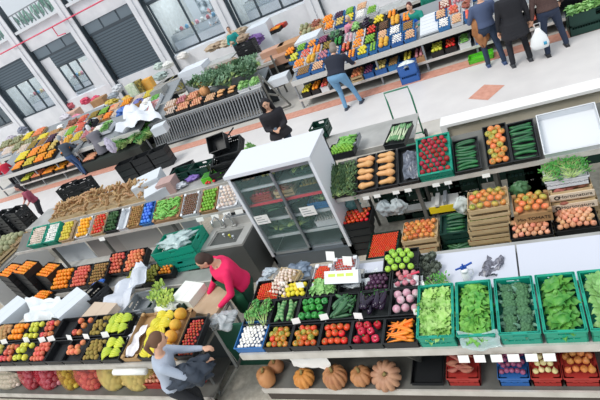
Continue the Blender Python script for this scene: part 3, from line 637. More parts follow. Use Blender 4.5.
# digital scale
x, y = at(345, 278, 1.2); r = empty('digital_scale', (x, y, 1.01), R(-4), 'white digital price scale with green display, on the work counter', 'scale')
b = MB(); b.box(-.17,.17,-.02,.24,.02,.07,white); b.obj('base', r)
b = MB(); b.box(-.16,.16,0,.23,.09,.1,steel); b.obj('weighing_plate', r)
b = MB(); b.tube([(0,-.02,.05),(0,-.03,.2)], .03, 10, graym); b.obj('stand', r)
M_ = Matrix.Translation((0,-.05,.25)) @ Matrix.Rotation(R(-50), 4, 'X')
b = MB(); b.box(-.22,.22,-.03,.05,-.07,.08,white,M_); h_ = b.obj('display_head', r)
b = MB(); b.box(-.18,.18,-.034,-.03,-.005,.06,mat('#dfe8cf', rough=.3),M_)
for k in range(3): b.box(-.165+.115*k,-.075+.115*k,-.037,-.034,.01,.045,mat('#b9d838', rough=.4),M_)
b.obj('screen', h_)
for (u, v, lab) in [(328, 255, 'blank white sign standing behind the cherry tomato box'), (345, 260, 'narrow white sign leaning behind the scale')]:
    x, y = at(u, v, 1.25); card(x, y, 1.15, .13, .12, 30, -12, lab)
# green apples, artichokes, bags
x, y = at(400, 276, 1.05); tray('tray', 'black', x-.17, y-.03, 1.02, .4, .34, .12, 'greenapple', 'black tray heaped with green apples on the white worktop', 'heaped in the tray on the white worktop', tilt=10, lv=.8, heap=.04)
random.seed(31)
for k, (u, v) in enumerate([(420,258),(427,259),(433,263),(418,266),(426,267),(433,271),(421,274),(429,278),(414,270),(436,266),(424,262),(432,256)]):
    x, y = at(u, v, 1.09); put('artichoke', M4((x, y, 1.06+.02*(k % 2)), (random.random(), random.random(), 1)), 'heaped beside the green apples', 'artichokes on the worktop')
for k, (u, v, s) in enumerate([(376,286,1.0),(370,292,.8),(436,284,1),(444,287,.9)]):
    x, y = at(u, v, 1.06); put('parsley', M4((x, y, 1.04), (0,0,k), s), ['below the white bag, left of it','below the scale, half hidden','left of the lettuce crate corner','behind the lettuce crate'][k], 'loose herb bunches')
x, y = at(408, 284, 1.1); film('white plastic bag lying open below the green apples', [(x-.22,y-.16,1.05),(x+.2,y-.16,1.05),(x+.16,y+.1,1.12),(x-.18,y+.1,1.1)], mat('#f0f3f5', rough=.4), 5, 'plastic_bag', 'bag', .015)
x, y = at(408, 280, 1.12); b = MB(); b.tube([(-.09,0,0),(.14,.05,.02)], .012, 8, mat('#d8405c', rough=.5)); b.tube([(-.1,.0,0),(-.16,-.03,.0),(-.12,-.06,0),(-.08,0,0)], .008, 6, black); o = b.obj('knife', M=Matrix.Translation((x, y, 1.16))); tag(o, 'small tool with pink handle lying on the white bag', 'tool')
x, y = at(362, 284, 1.05); film('crumpled clear plastic over the trays left of the parsley', [(x-.2,y-.1,1.13),(x+.3,y-.1,1.13),(x+.2,y+.15,1.1),(x-.2,y+.15,1.1)], None, 6)
# spray bottle
x, y = at(467, 279, 1.02); r = empty('spray_bottle', (x, y, 1.01), R(20), 'white spray bottle with blue nozzle on the white worktop', 'spray bottle')
b = MB(); b.lathe([(.03,0),(.045,.005),(.047,.06),(.04,.11),(.03,.13),(.045,.14),(.035,.16),(.012,.17)], 14, mat('#f2f4f6', rough=.3)); b.obj('bottle', r, smooth=True)
b = MB(); b.box(-.03,.03,-.015,.015,.17,.2,mat('#1f4fa8', rough=.4)); b.bar((0,0,.19),(.1,.01,.2),.016,m=mat('#1f4fa8', rough=.4)); b.bar((-.01,0,.19),(-.08,.03,.16),.014,m=mat('#1f4fa8', rough=.4)); b.tube([(0,0,.17),(0,0,.23)],.01,6,mat('#1f4fa8', rough=.4)); b.obj('nozzle', r)
b = MB(); b.tube([(.045,.0,.03),(.085,.01,.05),(.085,.01,.11),(.04,0,.13)], .008, 6, white); b.obj('handle', r)
x, y = at(491, 266, 1.03); film('crumpled black plastic bag on the white worktop', [(x-.14,y-.12,1.03),(x+.04,y-.15,1.03),(x+.15,y+.1,1.03),(x-.02,y+.15,1.03)], mat('#3c3c46', '#8a8a98', scale=30, rough=.3), 7, 'plastic_bag', 'bag', .018)
# ------------------------------------------------------------------ crates standing behind the right counter
def stackbox(style, colour, u0, u1, y, z, d, h, content, lab, clab, **kw):
    xa, xb = xu(u0, y, z+h), xu(u1, y, z+h); return tray(style, colour, xa, y, z, xb-xa, d, h, content, lab, clab, **kw)
ys = 5.05
stackbox('wood','wooden',482,511,4.98,.0,.4,.18,'wonion','wooden crate of cream onions at the foot of the crate stack','in the crate at the foot of the crate stack',lv=.7)
for k, (c, l, q) in enumerate([('mixtomato','lower middle wooden crate of the stack by the cream onions','in the lower middle crate of the stack'),('mixapple','middle wooden crate of the tall crate stack','in the middle crate of the tall stack'),('greenapple','second wooden crate from the top of the tall stack','in the second crate from the top'),('bigtomato','topmost wooden crate of the tall stack, with mottled tomatoes','in the topmost crate of the tall stack')]):
    stackbox('wood','wooden',468-k*0.2,511-k*.6,5.1,.185+k*.175,.42,.16,c,l,q,lv=.55 if k < 3 else .8,heap=0 if k < 3 else .02)
stackbox('wood','wooden',515,561,4.85,.0,.42,.36,'wonion','low wooden crate of onions under the black onion crate','in the low crate under the black onion crate',lv=.8)
stackbox('tray','black',511,553,4.8,.40,.42,.17,'ponion','black crate of pale onions under the tomato carton','in the black crate under the tomato carton',lv=.8)
xa, xb = xu(514,5.0,.78), xu(552,5.0,.78)
o1, C1 = tray('carton','cardboard',xa,5.0,.62,xb-xa,.4,.17,'bigtomato','printed cardboard box of orange tomatoes between two crate stacks','in the printed cardboard box',lv=.8)
def text(s, M, size, m, name='print', parent=None):
    cu = bpy.data.curves.new('t', 'FONT'); cu.body = s; cu.size = size; cu.align_x = 'CENTER'; cu.extrude = .001; t = bpy.data.objects.new('t', cu); COL.objects.link(t)
    dg = bpy.context.evaluated_depsgraph_get(); me = bpy.data.meshes.new_from_object(t.evaluated_get(dg)); bpy.data.objects.remove(t); me.materials.clear(); me.materials.append(m)
    o = bpy.data.objects.new(name, me); COL.objects.link(o); o.matrix_world = M
    if parent: o.parent = parent; o.matrix_parent_inverse = parent.matrix_world.inverted()
    return o
ink = mat('#2a221c', rough=.7); UP = Matrix.Rotation(R(90), 4, 'X')
text('Mio TOMATE', Matrix.Translation(((xa+xb)/2, 4.996, .665)) @ UP, .065, ink, 'printed_lettering', o1)
stackbox('tray','black',558,600,4.9,.02,.4,.15,'chestnut','lowest black crate of the onion stack at right','in the lowest black crate at right',lv=.6)
stackbox('tray','black',558,600,4.9,.18,.4,.15,'ponion','middle black crate of the onion stack at right','in the middle black crate at right',lv=.7)
stackbox('tray','black',556,600,4.9,.34,.4,.17,'ponion','top black crate of pale onions under the printed crates','in the top black crate below the printed crates',lv=.9,heap=.03)
for k, (l, q) in enumerate([('lower printed wooden crate under the parsley tray','in the lower printed crate'),('upper printed wooden crate under the parsley tray','in the upper printed crate')]):
    z = .52+k*.165; xa, xb = xu(551-k*1.5,5.25,z+.15), xu(596-k*3,5.25,z+.15)
    o, C = tray('wood','wooden',xa,5.25,z,xb-xa,.42,.15,'spotato',l,q,lv=.4)
    bb = MB(); bb.box(xa-.01, xb+.01, 5.235, 5.249, z+.03, z+.12, mat('#dccdb8', rough=.8)); pn = bb.obj('printed_panel'); pn.parent = o; pn.matrix_parent_inverse = o.matrix_world.inverted()
    text('Hortonatura', Matrix.Translation(((xa+xb)/2+.04, 5.233, z+.055)) @ UP, .07, ink, 'printed_lettering', o)
    bb = MB(); bb.tube([(.025*math.cos(a*.5), 0, .025*math.sin(a*.5)) for a in range(13)], .007, 6, ink); lg = bb.obj('ring_logo', M=Matrix.Translation((xa+.07, 5.232, z+.075))); lg.parent = o; lg.matrix_parent_inverse = o.matrix_world.inverted()
for k in range(2): stackbox('wood','wooden',557,600,5.32,.02+.25*k,.4,.22,None,['lowest plain wooden crate behind the black onion crates','plain wooden crate behind the top black onion crate'][k],'')
stackbox('crate','white',545,589,5.3,.86,.4,.12,'parsley','white tray of bright parsley on the printed crates','in the white tray on the printed crates',lv=.8,heap=.03)
# green crates of cucumbers, apple crates, orange crates
stackbox('crate','dark green',442,476,5.0,.0,.4,.2,'zucchini','dark green crate of zucchini, lower one beside the crate stack','in the lower dark green crate',lv=.8,tilt=4)
stackbox('crate','dark green',440,472,5.15,.32,.4,.2,'cucumber','dark green crate of cucumbers, upper one beside the crate stack','in the upper dark green crate',lv=.8,tilt=4)
stackbox('crate','dark green',441,474,5.2,.0,.4,.3,None,'dark green crate supporting the upper cucumber crate','')
xa = xu(401, 5.05, .5)
for k in range(3): stackbox('wood','wooden',401+k*0,437+k*0,5.05,.0+k*.19,.42,.17,'mixapple',['bottom wooden crate of the short apple stack','middle wooden crate of the short apple stack','top wooden crate of red and yellow apples left of the cucumbers'][k],['in the bottom crate of the short stack','in the middle crate of the short stack','in the top crate of the short stack'][k],lv=.6 if k < 2 else .9)
for k in range(3): stackbox('crate','dark green',366,396,4.85,.0+k*.17,.55,.16,'cherry' if k == 2 else None,['bottom dark crate under the cherry tomatoes','middle dark crate under the cherry tomatoes','dark crate filled with cherry tomatoes beside the apple crates'][k],'filling the dark crate beside the apple crates',lv=.85,heap=.0,tilt=0,sp=1.0)
for k in range(5): stackbox('tray','black',341+k*.0,369,5.5,.0+k*.14,.36,.13,'tomato' if k in (0,4) else None,['bottom black crate of the tomato stack beside the fridge','second black crate of the tomato stack beside the fridge','middle black crate of the tomato stack beside the fridge','fourth black crate of the tomato stack beside the fridge','top black crate of red tomatoes beside the fridge'][k],['in the bottom crate beside the fridge','','','','in the top black crate beside the fridge'][k],lv=.7)
# ------------------------------------------------------------------ right display shelf
def display_shelf(label, x0, x1, y, z, d, tilt, legs):
    r = empty('display_shelf', (x0, y, z), label=label, cat='shelf'); w = x1-x0
    M_ = Matrix.Rotation(R(tilt), 4, 'X')
    b = MB(); b.box(0, w, 0, d, -.03, 0, steeld, M_); b.obj('shelf_board', r)
    b = MB(); b.box(0, w, -.02, 0, -.05, .02, rail); b.obj('front_rail', r)
    for lx in legs:
        b = MB(); b.bar((lx-x0, .1, -.05), (lx-x0, .1, -z), .05, m=steeld); b.obj('leg', r)
        b = MB(); b.bar((lx-x0, .1, -.04), (lx-x0, d*math.cos(R(tilt)), d*math.sin(R(tilt))-.04), .04, m=steeld); b.bar((lx-x0, d*math.cos(R(tilt)), d*math.sin(R(tilt))-.04), (lx-x0, d*math.cos(R(tilt)), -z), .04, m=steeld); b.obj('rear_support', r)
    return r
SY, SZ, ST = 5.62, 1.10, 26
display_shelf('sloping steel shelf of vegetable trays right of the glass fridge', -2.75, 1.7, SY, SZ, .68, ST, [-2.5, xu(420,5.7,.8), xu(497,5.7,.8), 1.1])
slotrow(SY, SZ+.005, .6, .11, [
 (319, 358, 'bay', 'black tray of leafy green herbs beside the fridge', 'in the black tray beside the fridge', dict(d=.55)),
 (359.5, 379, 'squash', 'black tray of butternut squash beside the leafy herbs', 'in the tray beside the leafy herbs'),
 (380, 400, 'squash', 'black tray of butternut squash beside the empty foil tray', 'in the tray left of the foil'),
 (401, 421, None, 'black tray with crumpled dark foil left of the beetroot', '', dict(lv=.3)),
 (422, 456, 'beet', 'green crate of dark red beetroot on the sloping shelf', 'in the green crate on the sloping shelf', dict(style='crate', colour='green', h=.2, d=.62, lv=.75)),
 (457, 483, 'cucumber', 'black tray of cucumbers right of the beetroot crate', 'in the tray right of the beetroot crate', dict(d=.5)),
 (489, 513, 'bigtomato', 'black tray of large mottled tomatoes between the cucumber trays', 'in the tray between the cucumbers', dict(d=.62, sp=.83)),
 (514, 541, 'cucumber', 'black tray of cucumbers left of the empty white crate', 'in the tray left of the white crate', dict(d=.58)),
 (545, 606, None, 'large empty white crate at the right end of the sloping shelf', '', dict(style='tray', colour='white', h=.13, d=.6))], tilt=ST, lv=.6)
C_ = Matrix.Translation((xu(411,SY+.25,1.3), SY+.27, 1.3))
film('crumpled dark plastic foil in the black tray left of the beetroot', [(C_.translation.x-.12,SY+.04,1.19),(C_.translation.x+.12,SY+.04,1.19),(C_.translation.x+.12,SY+.46,1.39),(C_.translation.x-.12,SY+.46,1.39)], mat('#454a55', '#7c8290', scale=20, rough=.25), 8, 'plastic_sheet', 'plastic', .015)
for i, u in enumerate((366, 377, 396, 408, 436, 448, 486)):
    card(xu(u,SY-.03,1.05), SY-.035, 1.02, .1, .055, 10, 0, 'white price card clipped to the front rail of the sloping shelf', 'price cards on the sloping shelf')
b = MB(); b.box(-2.7, 1.7, 6.92, 6.94, .0, 1.0, mat('#14382f', rough=.6)); o = b.obj('darkening_board'); tag(o, 'dark green board added to darken the view behind crates under the sloping shelf', 'board')  # board added to darken the view under the shelf; green as the mesh there
# dark crates and bags under that shelf
random.seed(9)
for k, u in enumerate((378, 396, 430, 447, 505, 523, 532)):
    for j in range(2):
        xa = xu(u, 6.3, .6); tray('crate','dark green',xa,6.25+.02*j,.02+j*.36,.44,.36,.33,None,['lower','upper'][j]+' dark green crate under the shelf, '+['furthest left','second from left','third from left','fourth from left','third from right','second from right','furthest right'][k],'')
for i, (u, v) in enumerate([(352,203),(385,208),(398,206),(462,205),(520,190)]):
    x, y = at(u, v, .75); bag('plastic_bag', ['blue green plastic bag under the leafy herb tray','clear plastic bag hanging under the squash trays','pale plastic bag hanging under the foil tray','clear plastic bag on the floor left of the crate stack','dark green leaves wrapped in plastic under the tomato tray'][i], x, y, .6, .22, .16, .28, mat(['#7fb8b8','#a8b4b8','#b8c2c4','#c8d0cc','#4f7a52'][i], rough=.3), 20+i)
x, y = at(447, 205, .5); b = MB(); b.box(-.22,.22,0,.012,0,.12,yellowm); b.box(-.2,.2,.012,.3,0,.1,offw); b.box(-.12,-.06,.0,.3,.1,.16,offw); b.box(0,.05,.02,.3,.1,.18,graym); o = b.obj('paper_box', M=Matrix.Translation((x-.03,y-.1,.45))); tag(o, 'white box with yellow label under the shelf above the cucumbers', 'box')
b = MB(); b.box(xu(395,6.1,.4)-.1, xu(465,6.1,.4), 5.95, 6.1, .38, .42, offw); o = b.obj('wooden_board'); tag(o, 'pale board on the floor level under the sloping shelf', 'board')
# leeks tray, hand cart and others behind the shelf
x, y = at(396, 145, 1.15); tray('tray','black',x-.2,y,1.1,.36,.6,.1,'leek','black tray of leeks behind the squash trays','in the tray behind the squash',tilt=5,rz=-10,lv=.6)
x, y = at(343, 155, 1.1); tray('tray','black',x-.25,y-.1,1.08,.5,.4,.12,'limef','black tray of limes behind the leafy herb tray','in the tray behind the leafy herbs',rz=0,lv=.7)
x, y = at(345, 147, 1.2); tray('carton','grey',x-.2,y,1.12,.42,.4,.1,'gbeans','low box of long green peppers behind the herb tray','in the low box behind the herb tray')
x, y = at(318, 135, 1.1); tray('crate','dark green',x-.1,y-.1,1.05,.35,.35,.25,None,'dark green crate on the rear counter beyond the fridge','')
x0, y0 = at(408, 128, 0.0)
r = empty('hand_cart', (x0+.2, 8.9, 0), 0, 'green steel hand cart frame standing on the white walkway', 'cart')
gm = mat('#2a7a5c', rough=.4)
b = MB(); b.tube([(-.25,0,.15),(-.25,0,1.05),(-.3,.15,1.2),(.2,.15,1.2),(.25,0,1.05),(.25,0,.15)], .018, 8, gm); b.obj('frame', r, smooth=True)
b = MB(); b.bar((-.25,0,.6),(.25,0,.6),.02,m=gm); b.bar((-.25,0,.2),(.25,0,.2),.02,m=gm); b.obj('crossbar', r)
b = MB(); b.box(-.25,.25,-.25,0,.05,.07,gm); b.obj('foot_plate', r)
for s in (-.28,.28):
    b = MB(); b.tube([(s-.02,.1,.1),(s+.02,.1,.1)], .1, 16, black); b.obj('wheel', r)
# rear counter left of the partition
market_counter('white rear counter behind the fridge along the walkway', -12.6, -1.7, 7.2, 8.15, 1.0, None, [-11,-8.5,-6,-3.5], back=False)
# ------------------------------------------------------------------ left front counter
LY = 2.85
market_counter('long steel counter of fruit trays left of the folding frame', -10.5, -4.28, LY-.02, 3.75, .92, .2, [xu(60,LY,.9), xu(100,LY,.9), -8.6], ylow=.62)
slotrow(LY, .935, .34, .11, [
 (-14, 1, 'pear', 'black tray of pears at the left frame edge, front row', 'in the leftmost front tray of the left counter'),
 (2, 16, 'redapple', 'black tray of red apples left of the yellow apples', 'in the tray left of the yellow apples'),
 (17, 32, 'yellowapple', 'black tray heaped with yellow apples on the left counter', 'in the heaped front tray of the left counter', dict(heap=.05)),
 (33, 48, 'redpeach', 'black tray of red nectarines beside the empty tray', 'in the tray beside the empty tray'),
 (49, 65, None, 'empty black tray in the front row of the left counter', ''),
 (66, 84, 'peach', 'black tray of peaches right of the empty tray', 'in the tray right of the empty one', dict(skip=.3)),
 (85, 103, 'kiwi', 'black tray of kiwis left of the front bananas', 'in the front tray left of the bananas'),
 (104, 123, 'banana', 'black tray of banana bunches in the front row', 'in the front row tray beside the kiwis', dict(sc=1.05))], tilt=9, lv=.55, sc=1.25)
slotrow(3.24, 1.0, .34, .11, [
 (-6, 10, 'bpotato', 'black tray of brown potatoes in the second row at left edge', 'in the second row tray at left'),
 (11, 26, 'orange', 'black tray of oranges left of the back yellow apples', 'in the tray left of the back yellow apples'),
 (27, 42, 'yellowapple', 'black tray of yellow apples in second row of left counter', 'in the second row of the left counter'),
 (43, 57, 'redapple', 'black tray of red apples behind the nectarines', 'in the tray behind the nectarines'),
 (58, 74, None, 'empty black tray in the second row of the left counter', ''),
 (75, 91, 'redapple', 'black tray of red apples left of the back kiwis', 'in the tray left of the back kiwis', dict(skip=.4)),
 (92, 108, 'kiwi', 'black tray of kiwis left of the back bananas', 'in the back tray left of the bananas', dict(skip=.2)),
 (109, 129, 'banana', 'black tray of banana bunches in the second row', 'in the second row tray beside the kiwis', dict(sc=1.05))], tilt=11, lv=.55, sc=1.25)
slotrow(LY+.02, .94, .7, .1, [
 (125, 142, None, 'long pale cardboard box nearly empty beside the bananas', '', dict(style='carton', colour='cardboard')),
 (143, 161, 'ybanana', 'black tray of yellow bananas left of the melons', 'in the tray left of the melons', dict(sc=1.1,style='tray', colour='black')),
 (162, 178, 'melon', 'cardboard box of yellow melons behind the ponytailed customer', 'in the box behind the ponytailed customer', dict(style='carton', colour='cardboard')),
 (179, 197, 'strawberry', 'black tray of strawberries at the right end of the left counter', 'in the tray at the right end of the left counter', dict(style='tray', colour='black', d=.55))], tilt=9, lv=.55, sc=1.25)
x, y = at(133, 342, 1.05); film('clear wrapping film in the nearly empty cardboard box', [(x-.13,y-.2,1.0),(x+.13,y-.2,1.0),(x+.13,y+.25,1.08),(x-.13,y+.25,1.08)], mat('#e8e4e8', rough=.3), 15, amp=.02)
x, y = at(130, 367, .88); b = MB(); b.tube([(-.3,0,0),(.3,0,0)], .045, 12, paper); o = b.obj('paper_roll', smooth=True, M=Matrix.Translation((x, 2.78, .84))); tag(o, 'white paper roll on the rail below the bananas', 'paper roll')
for i, (u, v, s) in enumerate([(4,343,'pear tray'),(26,341,'yellow apple tray'),(42,341,'nectarine tray'),(51,340,'first empty tray'),(69,339,'second row empty tray'),(86,338,'peach tray'),(105,336,'front kiwi tray'),(161,318,'celery crate'),(166,323,'melon box')]):
    x, y = at(u, v, 1.12); card(x, y, 1.09, .13, .09, 20, random.uniform(-15,15), 'white price card standing at the '+s)
# nets under the left counter
def net(u0, u1, key, col, lab, clab, z=.2):
    x0, x1 = xu(u0, 2.9, .4), xu(u1, 2.9, .4); cx = (x0+x1)/2; w_ = (x1-x0); q_ = 1.45 if K[key][4] > .03 else 1.7
    rr = K[key][4]*q_; nn = max(2, int(w_/(2*rr)+.3)); Z0 = .25
    for j in range(6):
        for i in range(nn):
            xx = x0+(i+.5+.5*(j % 2))*w_/nn+random.uniform(-.02,.02); t = (xx-cx)/(w_/2)
            zz = z+rr*.9+j*rr*1.55; yy = 2.93+.3*(j/5.0)**1.3+.12*t*t+random.uniform(-.01,.01)
            if abs(t) > 1 or (t*t*.75+(max(0, j-1)/4.6)**2) > 1.0: continue
            put(key, M4((xx, yy, zz), (random.random()*6, random.random()*6, random.random()*6), q_*random.uniform(.9,1.08)), clab, 'net contents '+clab)
    b = MB(); random.seed(int(u0)+50)
    def fn(i, j):
        a = 2*math.pi*i; e = -math.pi/2+math.pi*j; q = 1+.07*math.sin(3*a)+.05*math.sin(6*a+2)
        zz = max(z+.005, z+.2+math.sin(e)*.27*q)
        return Vector((cx+math.cos(a)*math.cos(e)**.6*w_*.52*q, 3.08+math.sin(a)*math.cos(e)**.6*.22+.25*(zz-z-.1), zz))
    b.sheet(fn, 26, 14, mat(col, rough=.7, alpha=.42)); o = b.obj('net_bag', smooth=True); tag(o, lab, 'bag')
net(-16, 14, 'garlic', '#d8d0b8', 'beige net bag of garlic at the left end of the lower shelf', 'in the beige net bag at left')
net(16, 33, 'ronion', '#c01c34', 'red net bag of onions, left one of the red pair', 'in the left red net bag')
net(32, 51, 'ronion', '#c01c34', 'red net bag of onions, right one of the red pair', 'in the right red net bag')
net(56, 71, 'bulbyellow', '#c89a3c', 'yellow brown net bag between red nets', 'in the yellow brown net bag')
net(70, 97, 'redpeach', '#d0605c', 'pink red net bag in front of the yellow brown one', 'in the pink red net bag')
net(94, 118, 'potato', '#e0cc80', 'net bag of pale potatoes, left of the potato pair', 'in the left pale net bag')
net(116, 145, 'potato', '#e0cc80', 'net bag of pale potatoes, right of the potato pair', 'in the right pale net bag')
slotrow(2.93, .21, .3, .12, [(147, 172, 'ponion', 'red crate of onions under the counter beside the customer', 'in the red crate beside the customer', dict(lv=.7)),
  (186, 206, 'cherry', 'red crate under the counter end beside the folding frame', 'in the red crate beside the folding frame', dict(lv=.7, z=.35))], style='crate', colour='red')
# folding frame
P_ = {k: Vector((*at(u, v, z), z)) for k, (u, v, z) in dict(a=(215,331,.95), b=(237,367,.5), c=(221,395,.06), d=(199,360,.5), e=(209,314,1.05), g=(198,352,.55)).items()}
r = empty('folding_stand', (P_['c'].x, P_['c'].y, 0), 0, 'folding square tube metal stand at the gap between the counters', 'stand')
off = Vector((P_['c'].x, P_['c'].y, 0))
for p, q, n in (('a','b','upper_bar'),('b','c','lower_bar'),('a','d','side_bar'),('d','c','bottom_bar'),('e','g','loose_bar')):
    b = MB(); b.bar(P_[p]-off, P_[q]-off, .035, m=steeld); b.obj(n, r)
    b = MB()
b = MB(); b.bar(P_['a']-off+Vector((0,.5,0)), P_['b']-off+Vector((0,.45,0)), .03, m=steeld); b.bar(P_['b']-off, P_['b']-off+Vector((0,.45,0)), .03, m=steeld); b.bar(P_['a']-off, P_['a']-off+Vector((0,.5,0)), .03, m=steeld); b.obj('rear_frame', r)
# green tarpaulin/green panel behind the stand
x, y = at(226, 335, .6); b = MB(); b.box(-.33,.3,0,.03,0,.88,mat('#12503c', rough=.6)); o = b.obj('green_tarpaulin', M=Matrix.Translation((-3.9, 3.45, 0))); tag(o, 'dark green tarpaulin closing the gap behind the folding stand', 'tarpaulin')
# boxes and wraps behind the left counter
def box_thing(name, label, cat, u, v, zb, w_, d_, h_, m, rz=0, open_=False, group=None, tilt=0):
    x, y = at(u, v, zb+h_)
    C = Matrix.Translation((x, y, zb)) @ Matrix.Rotation(R(rz), 4, 'Z') @ Matrix.Rotation(R(tilt), 4, 'X')
    b = MB()
    if open_:
        t = .012; b.box(-w_/2, w_/2, -d_/2, d_/2, 0, t, m)
        for a in ((-w_/2,w_/2,-d_/2,-d_/2+t),(-w_/2,w_/2,d_/2-t,d_/2),(-w_/2,-w_/2+t,-d_/2,d_/2),(w_/2-t,w_/2,-d_/2,d_/2)): b.box(*a, t, h_, m)
        for s in (-1,1): b.add([(s*w_/2,-d_/2,h_),(s*w_/2,d_/2,h_),(s*(w_/2+.09),d_/2,h_+.03),(s*(w_/2+.09),-d_/2,h_+.03)], [(0,1,2,3)], m)
    else:
        b.box(-w_/2, w_/2, -d_/2, d_/2, 0, h_*.93, m); b.box(-w_/2-.006, w_/2+.006, -d_/2-.006, d_/2+.006, h_*.8, h_, m); b.box(-.02, .02, -d_/2-.008, d_/2+.008, h_*.78, h_+.002, m)
    o = b.obj(name, M=C); return tag(o, label, cat, group)
foam = mat('#d6dce2', rough=.6)
box_thing('foam_box', 'white foam box behind the second row red apples', 'box', 68, 302, .93, .5, .55, .3, foam, -25)
box_thing('foam_box', 'pale foam box lying behind the left counter, near its left end', 'box', 8, 310, .93, .55, .6, .22, foam, -20)
box_thing('cardboard_box', 'flat cardboard box behind the kiwi trays', 'box', 98, 311, .95, .6, .35, .13, mat('#cdb9a4', rough=.8), -8)
film('white plastic sheet draped behind the yellow apples', [(*at(20,325,1.05),1.0),(*at(60,318,1.05),1.08),(*at(64,296,1.15),1.15),(*at(30,300,1.1),1.12)], mat('#e4eaec', rough=.35), 16, amp=.05)
film('long crumpled white plastic sheet left of the big green crate', [(*at(104,305,.95),.95),(*at(125,318,.95),.98),(*at(152,266,1.05),1.1),(*at(136,264,1.05),1.05)], mat('#dde2ec', rough=.3, alpha=.85), 17, amp=.06)
tray('crate','grey',*at(130,322,.93),.93,.55,.42,.2,None,'grey transparent plastic crate behind the banana trays','',rz=6)
tray('crate','black',*at(86,305,.93),.93,.4,.4,.2,None,'empty black crate behind the cardboard box','',rz=-20)
x, y = at(150, 318, 1.0); tray('tray','dark green',x-.1,y,.94,.7,.5,.14,None,'dark green tray holding the celery behind the melons','',rz=-2)
for k, (u, v) in enumerate([(160,304),(166,297),(157,300),(170,306),(163,291)]):
    x, y = at(u, v, 1.1); put('celery', M4((x, y, 1.02+.02*k), (0,-.5,1.3+.4*k), 1.0), 'in the dark green tray behind the melons', 'celery bunches')
x, y = at(163, 306, 1.1); bag('paper_wrap', 'shredded white paper under the celery', x, y, 1.0, .42, .2, .1, paper, 33, 'paper')
box_thing('display_box', 'green and white printed box in front of the vendor in pink', 'box', 187, 291, .94, .42, .36, .18, mat('#e8ece4', rough=.5), -14)
x, y = at(187, 297, 1.1); b = MB(); b.box(-.17,.17,-.01,0,0,.08,mat('#7fae3a', '#dce8c0', scale=25, rough=.5)); o = b.obj('printed_label', M=Matrix.Translation((x-.0, y-.2, .98)) @ Matrix.Rotation(R(-14), 4, 'Z')); tag(o, 'green printed label strip standing against the white printed box', 'label')
b = MB(); x, y = at(205, 302, .95); b.box(-.3,.3,-.25,.25,0,.06,mat('#c9b094', '#b59a7c', scale=4, rough=.7)); o = b.obj('chopping_board', M=Matrix.Translation((x+.1, y, .93)) @ Matrix.Rotation(R(-10), 4, 'Z')); tag(o, 'pale wooden board under the hands of the vendor in pink', 'board')
x, y = at(220, 318, .95); bag('plastic_bag', 'clear plastic bag hanging at the end of the left counter below the vendor', x, y, .78, .4, .28, .22, plastic, 44)
# ------------------------------------------------------------------ left middle shelf
MY, MZ, MT = 5.95, 1.1, 26
display_shelf('long sloping steel shelf of fruit boxes left of the glass fridge', -11.4, -4.35, MY, MZ, .52, MT, [xu(55,MY,.8), xu(105,MY,.8), xu(175,MY,.8)])
slotrow(MY, MZ+.005, .48, .12, [
 (34, 49, 'garlic', 'left green crate of wrapped garlic at the left end of the shelf', 'in the left green crate', dict(style='crate', colour='green', h=.2)),
 (50, 62, 'mushroom', 'right green crate of wrapped mushrooms at the left end of the shelf', 'in the right green crate', dict(style='crate', colour='green', h=.2)),
 (63, 74, 'bulbyellow', 'wooden box of yellow quinces beside the green crates', 'in the wooden box beside the green crates', dict(style='wood', colour='wooden')),
 (79, 92, 'yorange', 'white box of yellow oranges left of the red tomatoes', 'in the white box on the sloping shelf', dict(style='carton', colour='white', sc=1.05)),
 (94, 107, 'tomato', 'box of red tomatoes between yellow fruit and avocados', 'in the box left of the avocados', dict(style='wood', colour='wooden')),
 (108, 120, 'avocado', 'black tray of dark avocados on the sloping shelf', 'in the black tray on the sloping shelf'),
 (121, 130, None, 'narrow box lined with white paper right of the avocados', '', dict(style='carton', colour='white')),
 (131, 143, 'walnut', 'cardboard box of walnuts left of the blue box', 'in the box left of the blue box', dict(style='carton', colour='cardboard', sc=1.3)),
 (144, 155, 'bluewrap', 'bright blue box of wrapped fruit between the walnuts and the green peppers', 'in the bright blue box', dict(style='tray', colour='blue')),
 (156, 183, 'gbeans', 'wide box heaped with long green peppers on the sloping shelf', 'in the wide box on the sloping shelf', dict(style='carton', colour='cardboard')),
 (184, 200, 'chestnut', 'white box of chestnuts between green peppers and limes', 'in the box left of the limes', dict(style='carton', colour='white', sc=1.2)),
 (203, 219, 'limef', 'cardboard box of green limes on the sloping shelf', 'in the box right of the chestnuts', dict(style='carton', colour='cardboard')),
 (220, 241, 'garlic', 'white box of pale garlic at the right end of the fruit shelf', 'in the box at the right end of the shelf', dict(style='carton', colour='white', sc=1.4))], tilt=MT, lv=.7, heap=.01, sc=1.15)
for i, u in enumerate((103, 201, 216, 228, 240)):
    card(xu(u,MY-.03,1.0), MY-.04, 1.0, .17, .12, 15, 0, 'white price card hanging on the rail of the fruit shelf', 'price cards on the fruit shelf')
# panels below that shelf
for i, (u0, u1, m_) in enumerate([(58, 88, foam), (90, 120, mat('#a49c98', rough=.5)), (120, 160, mat('#b4b0ac', rough=.5)), (162, 182, steel), (184, 200, mat('#c9ced2', rough=.4))]):
    b = MB(); xa, xb = xu(u0, 6.35, .7), xu(u1, 6.35, .7); b.box(xa, xb, 6.3, 6.33, .3, 1.12, m_); struct('wall_stall_panel', b)
b = MB(); b.box(-11.2, -4.8, 6.0, 6.3, .25, .32, offw); o = b.obj('base_ledge'); tag(o, 'pale ledge running along the floor below the fruit shelf', 'ledge')
